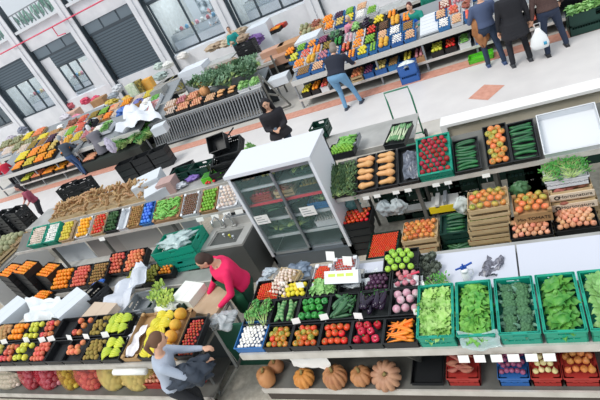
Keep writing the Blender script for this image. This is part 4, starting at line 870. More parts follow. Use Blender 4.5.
# lower row of crates, tilted, behind the vendors' alley
LT = 22
for k in range(1):
    slotrow(5.05, .45, .5, .14, [
     (55, 73, 'orange', 'black crate of oranges on the low row, left of the nectarines', 'in the low black crate left of the nectarines'),
     (74, 91, 'redpeach', 'black crate of red nectarines on the low row', 'in the low crate right of the oranges'),
     (92, 108, 'walnut', 'black crate of brown fruit with blue lining on the low row', 'in the low crate with blue lining', dict(sc=1.6)),
     (109, 126, 'redpeach', 'black crate of nectarines under the fruit shelf, left of the pair', 'in the left one of the rear nectarine crates', dict(y=5.3)),
     (127, 146, 'peach', 'black crate of peaches under the fruit shelf, right of the pair', 'in the low crate left of the big green crate', dict(y=5.3))], tilt=LT, lv=.7, sc=1.2)
market_counter('low steel stand holding the tilted orange and nectarine crates', -9.7, -5.0, 5.0, 5.65, .44, None, [-9,-7.5,-6], back=False)
bb = MB(); x, y = at(100, 285, .6); bag('plastic_bag', 'blue plastic bag lying in the brown fruit crate', x, y, .6, .28, .2, .08, mat('#2a6fd0', rough=.3), 51)
slotrow(4.7, .6, .4, .14, [
 (128, 144, 'pear', 'black crate of pears below the crumpled plastic, left one', 'in the left pear crate behind the celery'),
 (145, 160, 'pear', 'black crate of pears below the crumpled plastic, right one', 'in the right pear crate behind the celery'),
 (161, 176, 'mandarin', 'black crate of mandarins under the big green crate', 'in the crate under the big green crate', dict(y=4.85, z=.62))], tilt=14, lv=.7)
market_counter('low steel stand behind the celery tray', -6.8, -4.9, 4.65, 5.0, .6, None, [-6.4], back=False)
# big green crates with a bag
x, y = at(158, 268, .8); tray('crate','green',-6.2,4.95,.62,.88,.56,.25,None,'lower big green crate stacked left of the vendor in pink','',rz=6)
tray('crate','green',-6.2,4.95,.875,.88,.56,.25,None,'upper big green crate with a clear bag in it','',rz=6)
bag('plastic_bag', 'crumpled clear plastic bag in the upper big green crate', -5.8, 5.28, 1.0, .66, .42, .22, mat('#c8dcdc', rough=.25, alpha=.75), 61)
# stack of black crates with oranges, at left
random.seed(77)
for k in range(6):
    for j in range(3):
        u0 = (24, 41, 9)[j]; yy = 5.3; z = .0+k*.17-(.17 if j == 1 else 0)
        if z < 0: continue
        xa = xu(u0, yy, .6); has = (k == 4) or (k == 2 and j == 1)
        lab = ['bottom','second','third','fourth','fifth','top'][k]+' black crate in the '+['middle','right','left'][j]+' orange stack under the shelf end'
        tray('tray','black',xa,yy+.0,z,.62,.42,.165,'orange' if (k == 5) else None,lab,'in the top crate of the '+['middle','right','left'][j]+' orange stack',lv=.6,rz=-14)
tray('tray','black',xu(28,4.75,.5),4.75,.35,.55,.4,.16,'orange','black crate of oranges in front of the orange stacks','in the crate in front of the stacks',lv=.8,rz=-8)
tray('tray','black',xu(28,4.75,.5),4.75,.0,.55,.4,.33,None,'empty black crate supporting the front oranges','',rz=-8)
# melon crates at left edge (slanted table)
mt_ = market_counter('slanted side table of melon crates at the left frame edge', -15.3, -12.1, 5.2, 7.1, .85, None, [-13], back=False); 
for k, (xx, yy, l) in enumerate([(-13.2,5.35,'nearest'),(-13.25,5.93,'middle'),(-13.3,6.51,'farthest')]):
    tray('wood','wooden',xx,yy,.87,1.0,.55,.15,'gmelon','wooden crate of netted melons on the side table, '+l,'in the %s crate of the side table' % l,lv=.7,rz=0)
b = MB(); b.box(-12.12,-12.08,5.2,7.0,.02,.8,mat('#c9cacb', rough=.5)); sp_ = b.obj('side_panel'); sp_.parent = mt_; sp_.matrix_parent_inverse = Matrix.Translation((15.3, -5.2, 0))
# ------------------------------------------------------------------ sink unit
r = empty('sink_unit', (-5.35, 5.15, 0), 0, 'steel sink unit with taps beside the glass fridge', 'sink')
b = MB(); b.box(0,.9,0,.62,0,.86,mat('#4e504e', rough=.4)); b.obj('cabinet', r)
b = MB()
for a in ((0,.9,0,.08),(0,.9,.5,.62),(0,.12,.08,.5),(.74,.9,.08,.5)): b.box(*a, .86, .9, steel)
b.obj('sink_top', r)
b = MB(); 
for a in ((.12,.74,.08,.1),(.12,.74,.48,.5),(.12,.14,.1,.48),(.72,.74,.1,.48)): b.box(*a, .68, .88, steel)
b.box(.12,.74,.08,.5,.67,.69,steeld); b.obj('basin', r)
b = MB(); b.box(0,.9,.6,.62,.9,1.05,steel); b.obj('backsplash', r)
for i, xx in enumerate((.25, .5)):
    b = MB(); b.tube([(xx,.55,.9),(xx,.55,1.12),(xx,.5,1.2),(xx,.38,1.2),(xx,.34,1.12)], .015, 8, mat('#d8dcde', rough=.15, metal=.9)); b.box(xx-.05,xx+.05,.53,.57,.9,.94,steel); b.obj('tap', r, smooth=True)
for i, (xx, yy, c_, lb) in enumerate([(-5.0,5.5,'#e8eaec','white soap bottle standing in the sink'),(-4.85,5.45,'#d8d23c','small yellow capped bottle in the sink'),(-4.75,5.4,'#c8d0d4','pale bottle at the right side of the sink')]):
    b = MB(); b.lathe([(.02,0),(.035,.01),(.035,.14),(.015,.17),(.014,.2),(.02,.2),(.02,.23)], 10, mat(c_, rough=.3)); o = b.obj('bottle', smooth=True); o.location = (xx, yy, .69); tag(o, lb, 'bottle')
tray('crate','grey',-5.0,5.8,.9,.5,.2,.16,None,'grey wire basket behind the sink taps','')
# black crates with fruit between sink and fridge
for k in range(6):
    tray('tray','black',-4.42+.02*k,5.5,.0+k*.165,.5,.4,.16,'mandarin' if k in (1,3,5) else None,['bottom','second','third','fourth','fifth','top'][k]+' black crate of the narrow stack left of the fridge','in the %s crate left of the fridge' % ['','lowest','','middle','','top'][k],lv=.8,sc=1) if False else tray('tray','black',-4.92,5.95+.0*k,.0+k*.165,.48,.36,.155,('yorange' if k == 5 else 'mandarin') if k in (1,3,5) else None,['bottom','second','third','fourth','fifth','top'][k]+' black crate of the narrow stack left of the fridge','in the %s crate left of the fridge' % ['','lower','','middle','','top'][k],lv=.8,sc=1)
# ------------------------------------------------------------------ glass fridge
FX, FY, FWd, FD, FH = -4.28, 5.45, 1.5, .78, 2.0
r = empty('glass_fridge', (FX, FY, 0), 0, 'tall white fridge with two sliding glass doors beside the vendor alley', 'fridge')
gl_ = mat('#9fc0ba', rough=.03, alpha=.1); gl_.node_tree.nodes['Principled BSDF'].inputs['Specular IOR Level'].default_value = .15; fm = mat('#e6e9ee', rough=.35); gf = mat('#9aa2a8', rough=.35, metal=.6)
b = MB(); b.box(0,.05,0,FD,0.1,FH,fm); b.box(FWd-.05,FWd,0,FD,.1,FH,fm); b.box(0,FWd,FD-.04,FD,.1,FH,fm); b.box(0,FWd,.0,FD,0,.28,mat('#565e64', rough=.5)); b.obj('body', r)
b = MB(); b.box(-.02,FWd+.02,-.03,FD+.02,FH-.02,FH+.04,mat('#dfe2e8', rough=.4)); b.obj('roof', r)
b = MB(); lm = mat('#4c585a', rough=.6); b.box(.05,FWd-.05,FD-.06,FD-.04,.3,1.95,lm); b.box(.05,.056,.1,FD-.04,.3,1.95,lm); b.box(FWd-.056,FWd-.05,.1,FD-.04,.3,1.95,lm); b.obj('lining', r)
for k, z in enumerate((.62, .98, 1.32, 1.64)):
    b = MB(); b.box(.05,FWd-.05,.12,FD-.04,z,z+.015,gf); b.box(.05,FWd-.05,.1,.125,z-.01,z+.03,mat('#d8344c' if k == 2 else '#c8ced2', rough=.4)); b.obj('shelf', r)
b = MB(); b.box(.05,FWd-.05,.05,.1,.28,.32,gf); b.box(.05,FWd-.05,.02,.1,1.9,2.0,gf); b.obj('door_track', r)
for k, (xa, xb, yy) in enumerate([(.05,.78,.02),(.72,1.45,.06)]):
    d = MB(); d.box(xa,xa+.04,yy,yy+.03,.3,1.95,gf); d.box(xb-.04,xb,yy,yy+.03,.3,1.95,gf); d.box(xa,xb,yy,yy+.03,.3,.35,gf); d.box(xa,xb,yy,yy+.03,1.9,1.95,gf); dd = d.obj('door', r)
    d = MB(); d.box(xa+.04,xb-.04,yy+.01,yy+.018,.35,1.9,gl_); d.obj('glass_pane', dd)
    d = MB(); d.box(xb-.06 if k == 0 else xa+.02,(xb-.06 if k == 0 else xa+.02)+.03,yy-.02,yy,1.0,1.25,steel); d.obj('handle', dd)
fc = [('tray','black',.08,1.66,.3,'bpotato','in the fridge, top shelf left'),('tray','black',.45,1.66,.3,'bulbyellow','in the fridge, top shelf middle'),('crate','dark green',1.0,1.66,.4,'parsley','in the fridge, top shelf right'),
      ('wood','wooden',.55,1.34,.36,'spotato','in the fridge crate behind the red strip'),('crate','red',.1,1.34,.4,'rpepper','in the fridge, left of the wooden crate'),('tray','black',1.0,1.34,.4,'kiwi','in the fridge, right of the wooden crate'),
      ('crate','blue',1.02,1.0,.4,'darkplum','in the fridge, lower blue crate'),('tray','black',.12,1.0,.42,'zucchini','in the fridge tray behind the price sheet'),('tray','black',.56,1.0,.4,'eggplant','in the fridge, beside the zucchini'),
      ('crate','dark green',.1,.64,.8,'kale','in the long fridge crate at the bottom'),('tray','white',1.0,.64,.42,'mushroom','in the fridge, lowest shelf right')]
for st, cl, xx, z, ww, ct, cl2 in fc:
    tray(st, cl, FX+xx, FY+.16, z+.005, ww, .42, .12, ct, '%s %s of %s %s' % (cl, {'tray':'tray','crate':'plastic crate','wood':'box'}[st], K[ct][1], cl2), cl2, lv=.6, heap=.02, sp=1.05)
# chestnut box strips of writing sheets on the glass
for (xx, z, lab, yy) in [(.08, 1.0, 'white price sheet taped on the left fridge door', -.003), (.92, .98, 'white price sheet taped on the right fridge door', .03)]:
    b = MB(); b.box(0,.26,-.003,0,0,.18,paper)
    for q in range(3): b.box(.03,.22-.04*q,-.004,-.003,.04+.045*q,.052+.045*q,graym)
    o = b.obj('price_sheet', M=Matrix.Translation((FX+xx, FY+yy+.015, z))); tag(o, lab, 'sign')
# ------------------------------------------------------------------ things on the rear counter (along the walkway)
def rear(u, v, z=1.0): return at(u, v, z)
x0_, x1_ = xu(66, 8.3, 1.0), xu(142, 8.3, 1.0)
tray('crate','wooden',-11.55,7.25,1.0,3.6,.75,.1,None,'long wooden box holding the ginger roots on the rear counter','',lv=.5)
random.seed(13)
for k in range(150):
    xx = -11.45+random.random()*3.35; yy = 7.32+random.random()*.6; put('ginger', M4((xx, yy, 1.08+.34*max(0, 1-abs(yy-7.66)/.36)*(1-.5*abs(xx+9.6)/1.9)+random.random()*.04), (random.random()*.8, random.random()*.8, random.random()*6), 1.5), 'heaped in the long box on the rear counter', 'heaped ginger roots')
box_thing('foam_box', 'white foam box with green print right of the ginger heap', 'box', 146, 178, 1.0, .7, .6, .3, foam, 25)
box_thing('foam_box', 'white foam box lying right below the green printed one', 'box', 155, 188, 1.0, .55, .5, .22, foam, 35)
box_thing('cardboard_box', 'brown and pink cardboard box right of the foam boxes', 'box', 165, 180, 1.0, .4, .36, .3, mat('#b89a94', rough=.8), 10)
for k in range(4): tray('tray','black',-8.0+.0*k,8.3,.2+k*.2,.6,.4,.19,None,['bottom','second','third','top'][k]+' black crate of the stack beside the pinkish box','',rz=18)
for k in range(2): tray('crate','dark green',-7.5+k*.58,7.75,1.0,.54,.36,.22,None,['left','right'][k]+' dark green crate on the rear counter right of the pinkish box','')
# leaning folded black crates
for k in range(3):
    tray('crate','black',-6.1+.13*k,7.35+.1*k,1.0+.16*k,.6,.42,.2,None,['lowest','middle','topmost'][k]+' black crate tilted in the pile by the lime green tray','',rz=14-6*k,tilt=12+8*k)
tray('tray','black',-5.9,7.6,1.5,.4,.34,.22,None,'black crate standing on top of the tilted pile','',tilt=50,rz=10)
b = MB(); b.box(-.26,.26,-.14,.14,0,.12,lime); b.box(-.24,.24,-.12,.12,.12,.125,mat('#2f7a1c', rough=.6)); x, y = at(214, 176, 1.05); o = b.obj('lime_tray', M=Matrix.Translation((x, y, 1.0)) @ Matrix.Rotation(R(8), 4, 'Z')); tag(o, 'bright lime green tray on the rear counter below the black crates', 'tray')
random.seed(4)
for k in range(9): put('tomato', M4((-6.35+random.random()*.35, 7.3+random.random()*.2, 1.04), (0,0,k)), 'loose on the rear counter beside the lime green tray', 'loose tomatoes')
for k, (u, v, c_, lb) in enumerate([(193,178,'#7a5fb0','purple plastic bag on the rear counter left of the red tomatoes'),(219,168,'#e8d040','yellow and black packet beside the lime green tray'),(180,186,'#c8ccd4','pale plastic bag on the rear counter above the green peppers')]):
    x, y = at(u, v, 1.05); bag('plastic_bag', lb, x, y, 1.0, .35, .22, .12, mat(c_, rough=.4), 70+k)
box_thing('cardboard_box', 'open brown cardboard box on the rear counter left of the lettuce', 'box', 231, 158, 1.0, .5, .3, .2, cardb, 6, True)
for k, (u, v) in enumerate([(246,151),(250,147),(254,149),(244,155)]):
    x, y = at(u, v, 1.05); put('pcabbage', M4((x, y, 1.07), (k,k,k), .9), 'loose on the rear counter beyond the fridge', 'loose pale cabbages')
x, y = at(225, 150, 1.0); b = MB(); b.bar((-.3,-.25,0),(.1,.25,.25),.03,m=black); b.bar((0,.1,.18),(.12,-.1,0),.025,m=black); o = b.obj('metal_handle', M=Matrix.Translation((x, y+.4, 1.0))); tag(o, 'dark metal handle sticking up behind the cardboard box', 'handle')
slotrow(7.75, 1.005, .3, .1, [(258, 278, 'limef', 'low tray of limes beyond the fridge roof, left one', 'in the left low tray beyond the fridge', dict(colour='wooden', style='wood')), (279, 300, 'mixapple', 'low wooden tray of apples beyond the fridge roof', 'in the low wooden tray beyond the fridge', dict(colour='wooden', style='wood')), (301, 322, 'bulbyellow', 'low tray of yellow quinces beyond the fridge roof', 'in the right low tray beyond the fridge')], lv=.6)
# black crates stacks at the left behind the melon table and by the ginger
for k in range(6):
    for j in range(3):
        tray('crate','black',-15.2+j*.68,7.75,.0+k*.23,.62,.42,.22,None,['bottom','second','third','fourth','fifth','top'][k]+' black crate of the '+['left','middle','right'][j]+' stack beyond the melons','',rz=-8)
for k in range(4):
    for j in range(2):
        tray('crate','black',-13.9+j*.7,9.6,.0+k*.22,.64,.44,.21,None,['bottom','second','third','top'][k]+' black crate of the '+['left','right'][j]+' stack left of the ginger heap','',rz=10)
for k in range(3):
    for j in range(3):
        tray('tray','black',-12.2+j*.65,10.7+.15*j,.0+k*.22,.6,.42,.21,None,['bottom','middle','top'][k]+' black crate of the '+['left','middle','right'][j]+' stack beside the woman in grey','',rz=14)
b = MB(); b.box(-.5,.5,-.3,.3,0,.05,mat('#0f9a70', rough=.5)); x, y = at(95, 188, .5); o = b.obj('green_board', M=Matrix.Translation((x, y, .0)) @ Matrix.Rotation(R(20), 4, 'Z')); tag(o, 'flat green board on the walkway beyond the ginger heap', 'board')
# ------------------------------------------------------------------ far stalls
ORD = ['first','second','third','fourth','fifth','sixth','seventh','eighth','ninth','tenth','eleventh','twelfth','thirteenth','fourteenth','fifteenth','sixteenth','seventeenth','eighteenth','nineteenth','twentieth']
def farrow(y, z, d, items, row, tilt=18, h=.1, style='tray', gap=.01, sp=1.05, lv=.88):
    # items: (u0, u1, content, container colour); labels count the boxes from the left of the row
    for i, it in enumerate(items):
        u0, u1, ct, cl = it[:4]; st = it[4] if len(it) > 4 else style
        xa, xb = xu(u0, y, z)+gap, xu(u1, y, z)-gap
        what = K[ct][1].replace('_', ' ') if ct else 'nothing'
        srow = row.replace('atop the ','top of ').replace('in the ','').replace('on the ','').replace('at the ','')
        lab = '%s %s %s, %s from the left %s' % (cl, {'tray':'tray','crate':'crate','wood':'crate','carton':'box'}[st], ('of '+what) if ct else 'left empty', ORD[i], row)
        tray(st, cl, xa, y, z, xb-xa, d, h, ct, lab, 'in the %s box, %s' % (ORD[i], srow), tilt=tilt, lv=lv, sp=sp, heap=.01, sc=1.3 if K[ct][4] < .05 else 1)
def farstall(label, x0, x1, y0, y1, z, zl, nleg=4):
    r = empty('market_stall', (x0, y0, 0), label=label, cat='stall'); w_ = x1-x0; d = y1-y0; T = R(14)
    M_ = Matrix.Translation((0,0,z-.03)) @ Matrix.Rotation(T, 4, 'X')
    b = MB(); b.box(0,w_,0,d,-.04,0,graym,M_); b.obj('display_top', r)
    b = MB(); b.box(0,w_,-.04,0,z-.15,z+.0,mat('#c9c8c4', rough=.5)); b.obj('front_board', r)
    if zl: 
        b = MB(); b.box(0,w_,.0,.7,zl-.03,zl,graym); b.box(0,w_,-.02,0,zl-.06,zl+.01,offw); b.obj('lower_shelf', r)
    b = MB(); b.box(0,w_,.75,.78,0,z,mat('#2f3438', rough=.6)); b.obj('back_panel', r)
    for k in range(nleg+1):
        xx = .03+(w_-.06)*k/nleg; b = MB(); b.bar((xx,.03,0),(xx,.03,z),.05,m=graym); b.obj('leg', r); b = MB(); b.bar((xx,d-.05,0),(xx,d-.05,z+d*.22),.05,m=graym); b.obj('leg', r)
    return r
FYR = 12.72; FZ = .92
farstall('long fruit stall across the walkway, behind the man in the dark hoodie', -5.95, 3.2, FYR, FYR+1.75, FZ, .3, 7)
T14 = 14
def zt(dy): return FZ+dy*math.tan(R(14))
farrow(FYR+.02, FZ, .42, [(297,311,'walnut','blue'),(312,325,'egg','blue'),(326,336,'redapple','white'),(340,347,'strawberry','white'),(348,357,'mandarin','blue'),(358,369,'lemon','blue'),(370,378,'limef','blue'),(379,391,'melon','blue'),(392,404,'mushroom','blue'),(405,417,'egg','blue')], 'on the hoodie stall front', 14)
farrow(FYR+.02, FZ, .42, [(439,451,'mushroom','blue'),(452,464,'egg','white'),(465,477,'redpeach','blue'),(478,492,'limef','white'),(506,520,'mushroom','white'),(530,543,'melon','white','carton'),(544,560,'romaine','wooden','wood'),(561,580,'pcabbage','wooden','wood'),(581,602,'romaine','wooden','wood')], 'right of the foam lid, front', 14, sp=1.02)
farrow(FYR+.47, zt(.47), .42, [(294,306,'mandarin','white'),(307,317,'melon','white'),(318,330,'ronion','blue'),(331,341,'garlic','blue'),(342,352,'redapple','black'),(353,364,'mandarin','white'),(365,377,'limef','black'),(378,389,'egg','blue'),(390,402,'mushroom','blue'),(403,415,'walnut','blue'),(436,448,'egg','blue'),(449,461,'redpeach','white'),(462,474,'spotato','white'),(500,512,'yellowapple','white')], 'in the hoodie stall second row', 14)
farrow(FYR+.92, zt(.92), .42, [(290,300,'yellowapple','blue'),(301,312,'redpeach','white'),(313,322,'orange','white'),(323,333,'kiwi','black'),(334,344,'gpepper','black'),(345,355,'turnip','white'),(356,366,'mandarin','white'),(367,378,'tomato','black'),(379,390,'chestnut','black'),(391,402,'melon','blue'),(403,412,'orange','blue'),(440,452,'garlic','red'),(453,466,'ronion','white'),(470,480,'mushroom','blue')], 'in the hoodie stall third row', 14)
farrow(FYR+1.36, zt(1.36), .4, [(286,296,'orange','black'),(297,307,'limef','blue'),(308,318,'mandarin','blue'),(319,329,'purple','black'),(330,342,'broccoli','black'),(352,362,'pcabbage','black'),(363,373,'eggplant','black'),(374,386,'lemon','black'),(388,398,'orange','black')], 'in the hoodie stall top row', 14)
farrow(FYR, .31, .5, [(303,312,'lemon','black'),(313,321,'orange','black'),(322,330,'redapple','white'),(352,364,'peach','wooden','wood'),(365,375,'purple','blue'),(376,388,'potato','blue'),(389,400,'walnut','blue'),(404,414,'bulbyellow','black'),(415,426,'ronion','cardboard','carton'),(432,445,'yellowapple','black'),(446,458,'tomato','black'),(460,472,'gbeans','white'),(476,488,'mushroom','blue'),(497,509,'ronion','black'),(512,524,'limef','black'),(527,540,'redpeach','black')], 'on the low shelf across the walkway', 5, h=.16)
xa = xu(420, FYR+.1, 1.0); b = MB(); b.box(0,.62,0,.95,0,.05,foam); b.box(.04,.58,.04,.91,.05,.06,white)
for k in range(5): b.box(.05,.57,.1+.17*k,.13+.17*k,.06,.068,foam)
o = b.obj('foam_sheet', M=Matrix.Translation((xa, FYR+.08, FZ+.02)) @ Matrix.Rotation(R(14), 4, 'X')); tag(o, 'large white foam cover on the stall below the vendor in green and blue', 'foam sheet')
# blue box, green box, dark crate on the walkway side
x, y = at(413, 84, 0); tray('crate','blue',x-.3,12.2,.02,.5,.36,.52,None,'tall blue plastic box standing on the brick strip','',rz=2)
xx = x-.05; bag('plastic_bag', 'white foam rubble heaped in the tall blue box', xx, 12.38, .42, .42, .3, .16, mat('#dfe6e2', rough=.5), 91)
x, y = at(484, 62, 0); tray('crate','lime coloured',x-.35,12.25,.03,.6,.4,.1,None,'flat lime coloured crate on the floor behind the man with the tan coat','')
bpy.data.objects[-1] if False else None
x, y = at(570, 45, 0); tray('crate','dark green',xu(568,12.15,.5),12.15,.02,1.2,.5,.5,'pcabbage','large dark green crate of pale cabbages beside the man in brown','in the large dark green crate',lv=.9,sp=1.1)
# rear table behind the vendors
r = market_counter('rear fruit table beyond the vendors, near the shops', -9.2, 3, 16.6, 17.6, 1.0, .4, [1,3,5,7], back=True)
farrow(16.65, 1.02, .5, [(302,313,'gmelon','wooden','wood'),(314,324,'bpotato','wooden','wood'),(325,335,'orange','white'),(336,345,'potato','blue'),(346,355,'lemon','blue'),(356,366,'mushroom','white'),(367,378,'limef','white')], 'on the rear fruit table', 14)
farrow(17.2, 1.15, .45, [(300,310,'gmelon','wooden','wood'),(311,322,'spotato','wooden','wood'),(323,334,'orange','white'),(335,345,'darkplum','blue'),(346,355,'limef','blue'),(357,368,'egg','white')], 'at the back of the rear fruit table', 14)
farrow(15.6, .75, .4, [(352,362,'limef','black'),(363,372,'limef','black'),(374,384,'broccoli','black')], 'on the low table behind the blonde vendor', 10)
market_counter('low table behind the blonde vendor', xu(350,15.6,.7), xu(400,15.6,.7), 15.58, 16.1, .74, None, [-5], back=False)
# kale table
KY = 13.35; farstall('slatted vegetable stall with onions and kale beyond the woman with the phone', -12.3, -7.3, KY, KY+1.15, .9, None, 2)
b = MB(); n = 44
for k in range(n): 
    t = -12.25+4.9*k/(n-1); b.bar((t, KY-.3, .12), (t, KY-.06, .86), .03, .05, m=mat('#8b9094', rough=.5))
b.bar((-12.3,KY-.3,.1),(-7.3,KY-.3,.1),.06,m=graym); b.bar((-12.3,KY-.06,.86),(-7.3,KY-.06,.86),.06,m=graym)
o = b.obj('slatted_screen'); tag(o, 'grey slatted metal screen in front of the kale stall', 'screen')
b = MB(); b.box(-12.3,-7.3,KY-.28,KY-.2,0,.12,mat('#2c3034', rough=.6)); o = b.obj('kick_board'); tag(o, 'dark kick board at the foot of the slatted screen', 'board')
r = empty('trestle_frame', (-7.2, KY, 0), 0, 'grey tube trestle at the right end of the slatted screen', 'frame')
for p, q, nm in (((0,0,0),(0,0,1.3),'post'),((0,0,1.3),(.75,-.3,.1),'brace'),((.75,-.3,.1),(0,-.4,.1),'foot'),((0,0,.6),(.45,-.2,.5),'crossbar'),((.0,1.4,0),(.0,1.4,1.4),'post')):
    b = MB(); b.bar(p, q, .05, m=steeld); b.obj(nm, r)
farrow(KY, .9, .42, [(166,176,'garlic','black'),(177,190,'ponion','black'),(191,203,'ponion','black'),(205,216,'egg','black'),(217,226,'squash','black'),(227,238,'squash','black'),(239,250,'pcabbage','white','crate'),(251,262,'pcabbage','white','crate')], 'on the slatted stall', 14, sp=1.1)
farrow(KY+.47, 1.02, .45, [(165,176,'garlic','cardboard','carton'),(177,187,'ronion','cardboard','carton'),(188,199,'ponion','cardboard','carton')], 'in the back row of the slatted stall', 14, sp=1.1)
pump(205, 91, .2, '#d8a06c', '#c98c58', 3, 'large tan pumpkin beside the kale heap', zz=1.05, sq=.9); 
for o in [o for o in COL.objects if o.name.startswith('pumpkin')][-1:]: o['group'] = 'pumpkins on the slatted stall'
pump(202, 85, .15, '#c8843c', '#b8742c', 5, 'small dark tan pumpkin behind the large one', zz=1.2, sq=.9)
random.seed(21)
for k in range(110):
    u = random.uniform(209, 258); base = 84-(u-209)*.36; x, y = at(u, base+random.uniform(-13, 10), 1.25); put('kale', M4((x, min(max(y, KY+.4), KY+1.1), 1.2+random.uniform(0,.35)), (random.uniform(-.5,.5), random.uniform(-.7,.2), random.uniform(0,6.3)), 1.25), 'heaped on the slatted stall', 'heaped kale')
# behind the kale stall
for (nm, lb, ct, u, v, z, w_, d_, h_, m_, rz) in [
 ('chest_freezer','white chest cabinet standing behind the onions of the slatted stall','cabinet',193,66,.1,1.25,.9,1.35,mat('#e3e8f0', rough=.4),4),
 ('cardboard_box','yellow and white patterned box left of the white chest','box',172,78,.5,.8,.6,.75,mat('#e8d84c','#f0f0e8',scale=7,rough=.7,contrast=.15),6),
 ('cardboard_box','plain cardboard box left of the patterned box','box',160,92,.5,.8,.5,.5,cardb,4),
 ('cardboard_box','large brown cardboard box at the left end of the hoodie stall','box',288,42,.7,.85,.7,.5,cardb,4),
 ('foam_box','large white foam box right of the brown cardboard box','box',308,36,.6,.85,.9,.75,foam,2),
 ('fridge_cabinet','white cabinet behind the black crates near the shops','cabinet',258,24,.0,1.0,.9,1.6,mat('#dde3ea', rough=.4),5),
 ('paper_parcel','brown paper wrapped parcel left of the brown cardboard box, upper','parcel',272,48,.9,.95,.5,.3,mat('#c39a84', rough=.9),8),
 ('paper_parcel','brown paper wrapped parcel left of the brown cardboard box, lower','parcel',276,56,.7,.95,.5,.3,mat('#b98f78', rough=.9),5),
 ('foam_box','white foam box at the left end of the hoodie stall, near the oranges','box',278,76,.7,.7,.5,.25,foam,5),
 ('foam_box','white foam box on the table left of the slatted stall','box',100,107,.85,1.1,.7,.3,foam,10),
 ('foam_box','pale grey foam box below the other one, left of the greens','box',104,116,.8,1.0,.7,.3,mat('#c8d4da',rough=.6),8),
 ('foam_box','white box hanging at the left corner of the slatted screen','box',158,125,.75,.5,.4,.3,foam,15),
 ('cardboard_box','cardboard box beyond the man in dark jacket','box',98,98,.9,.8,.6,.4,cardb,10),
 ('cardboard_box','pinkish cardboard box among the bags beyond the walkway','box',70,112,.9,1.0,.7,.4,mat('#d8b09c',rough=.8),12),
 ('cardboard_box','light cardboard box on the back table at left','box',45,108,.9,1.0,.8,.5,mat('#d8bfa0',rough=.8),6),
 ('cardboard_box','upright green and white printed box near the shutter','box',130,84,.9,.5,.3,.9,mat('#b8d0a8','#e8ecd8',scale=8,rough=.7),4),
 ('cardboard_box','upright dark yellow printed box near the shutter','box',136,81,.9,.4,.3,.9,mat('#c8b050','#3c3c2c',scale=10,rough=.7),4),
 ('cardboard_box','orange box leaning near the shutter','box',145,79,.9,.6,.3,.8,mat('#f0a83c','#e8b860',scale=8,rough=.7),4),
 ('steel_cabinet','grey metal cabinet in the background beside the printed boxes','cabinet',158,88,.2,.6,.6,1.2,steel,5)]:
    box_thing(nm, lb, ct, u, v, z, w_, d_, h_, m_, rz)
# stacked black crates near the shops
for k in range(6): 
    x, y = at(252, 60, .8); tray('crate','black',x-.5,y,.1+k*.24,.85,.5,.23,None,['lowest','second','third','fourth','fifth','topmost'][k]+' black crate of the tall pile behind the kale','',rz=6-3*(k % 2))
# table with paper sacks
market_counter('wooden table with paper sacks below the meat shop window', -14.6, -10.2, 17.4, 18.3, 1.25, .7, [1,3], back=False)
random.seed(8)
for k, (u, v, z) in enumerate([(212,48,1.4),(219,45,1.4),(227,43,1.4),(235,40,1.45),(243,38,1.45),(232,35,1.6),(240,32,1.6),(222,66,.8),(226,60,.9),(233,62,.8)]):
    x, y = at(u, v, z); bag('paper_sack', 'folded brown paper sack in the piles below the meat shop window', x, y, z-.15, .6, .6, .32, mat(['#b8a48c','#a8927c','#c4b49c'][k % 3], rough=.9), 100+k, 'sack', .3, 'paper sacks')
for k, (u, v, c_) in enumerate([(186,45,'#e8589c'),(168,64,'#e8e8e4'),(158,66,'#c8d8d0'),(183,55,'#e4e0dc')]):
    x, y = at(u, v, 1.4); bag('plastic_bag', ['bright pink bag hanging below the meat shop','crumpled white bag on top of the white chest','pale greenish cloth left of the white chest','off white bag beside the pink bag'][k], x, y, 1.2, .6, .4, .35, mat(c_, rough=.6), 120+k)
# greens stall left of the slatted one
farstall('low stall of bagged greens left of the slatted screen', -16.0, -12.5, 13.0, 14.5, .95, None, 2)
film('heap of white plastic bags spread over the greens stall', [(*at(112,134,1.1),1.12),(*at(160,118,1.1),1.12),(*at(150,103,1.4),1.4),(*at(128,108,1.4),1.4)], mat('#dfe3ea', rough=.4), 31, amp=.12, n=18)
random.seed(22)
for k in range(46):
    u = random.uniform(116,158); v = 139-(u-116)*.28+random.uniform(-4,7); x, y = at(u, v, .6); put('parsley', M4((x, y-.3, .5+random.random()*.3), (0,-.4,random.random()*6), 1.5), 'in the bags below the white plastic', 'bagged greens')
b = MB(); b.box(-16,-12.6,12.6,13.2,.0,.42,mat('#2b322e', rough=.8)); o = b.obj('green_trough'); tag(o, 'dark trough under the bagged greens', 'trough')
x, y = at(156, 110, 1.1); tray('tray','white',x-.3,y-.2,1.15,.5,.6,.1,'strawberry','white tray of pink red fruit left of the garlic boxes','in the white tray left of the garlic boxes',tilt=14,lv=.7,sp=1.6)
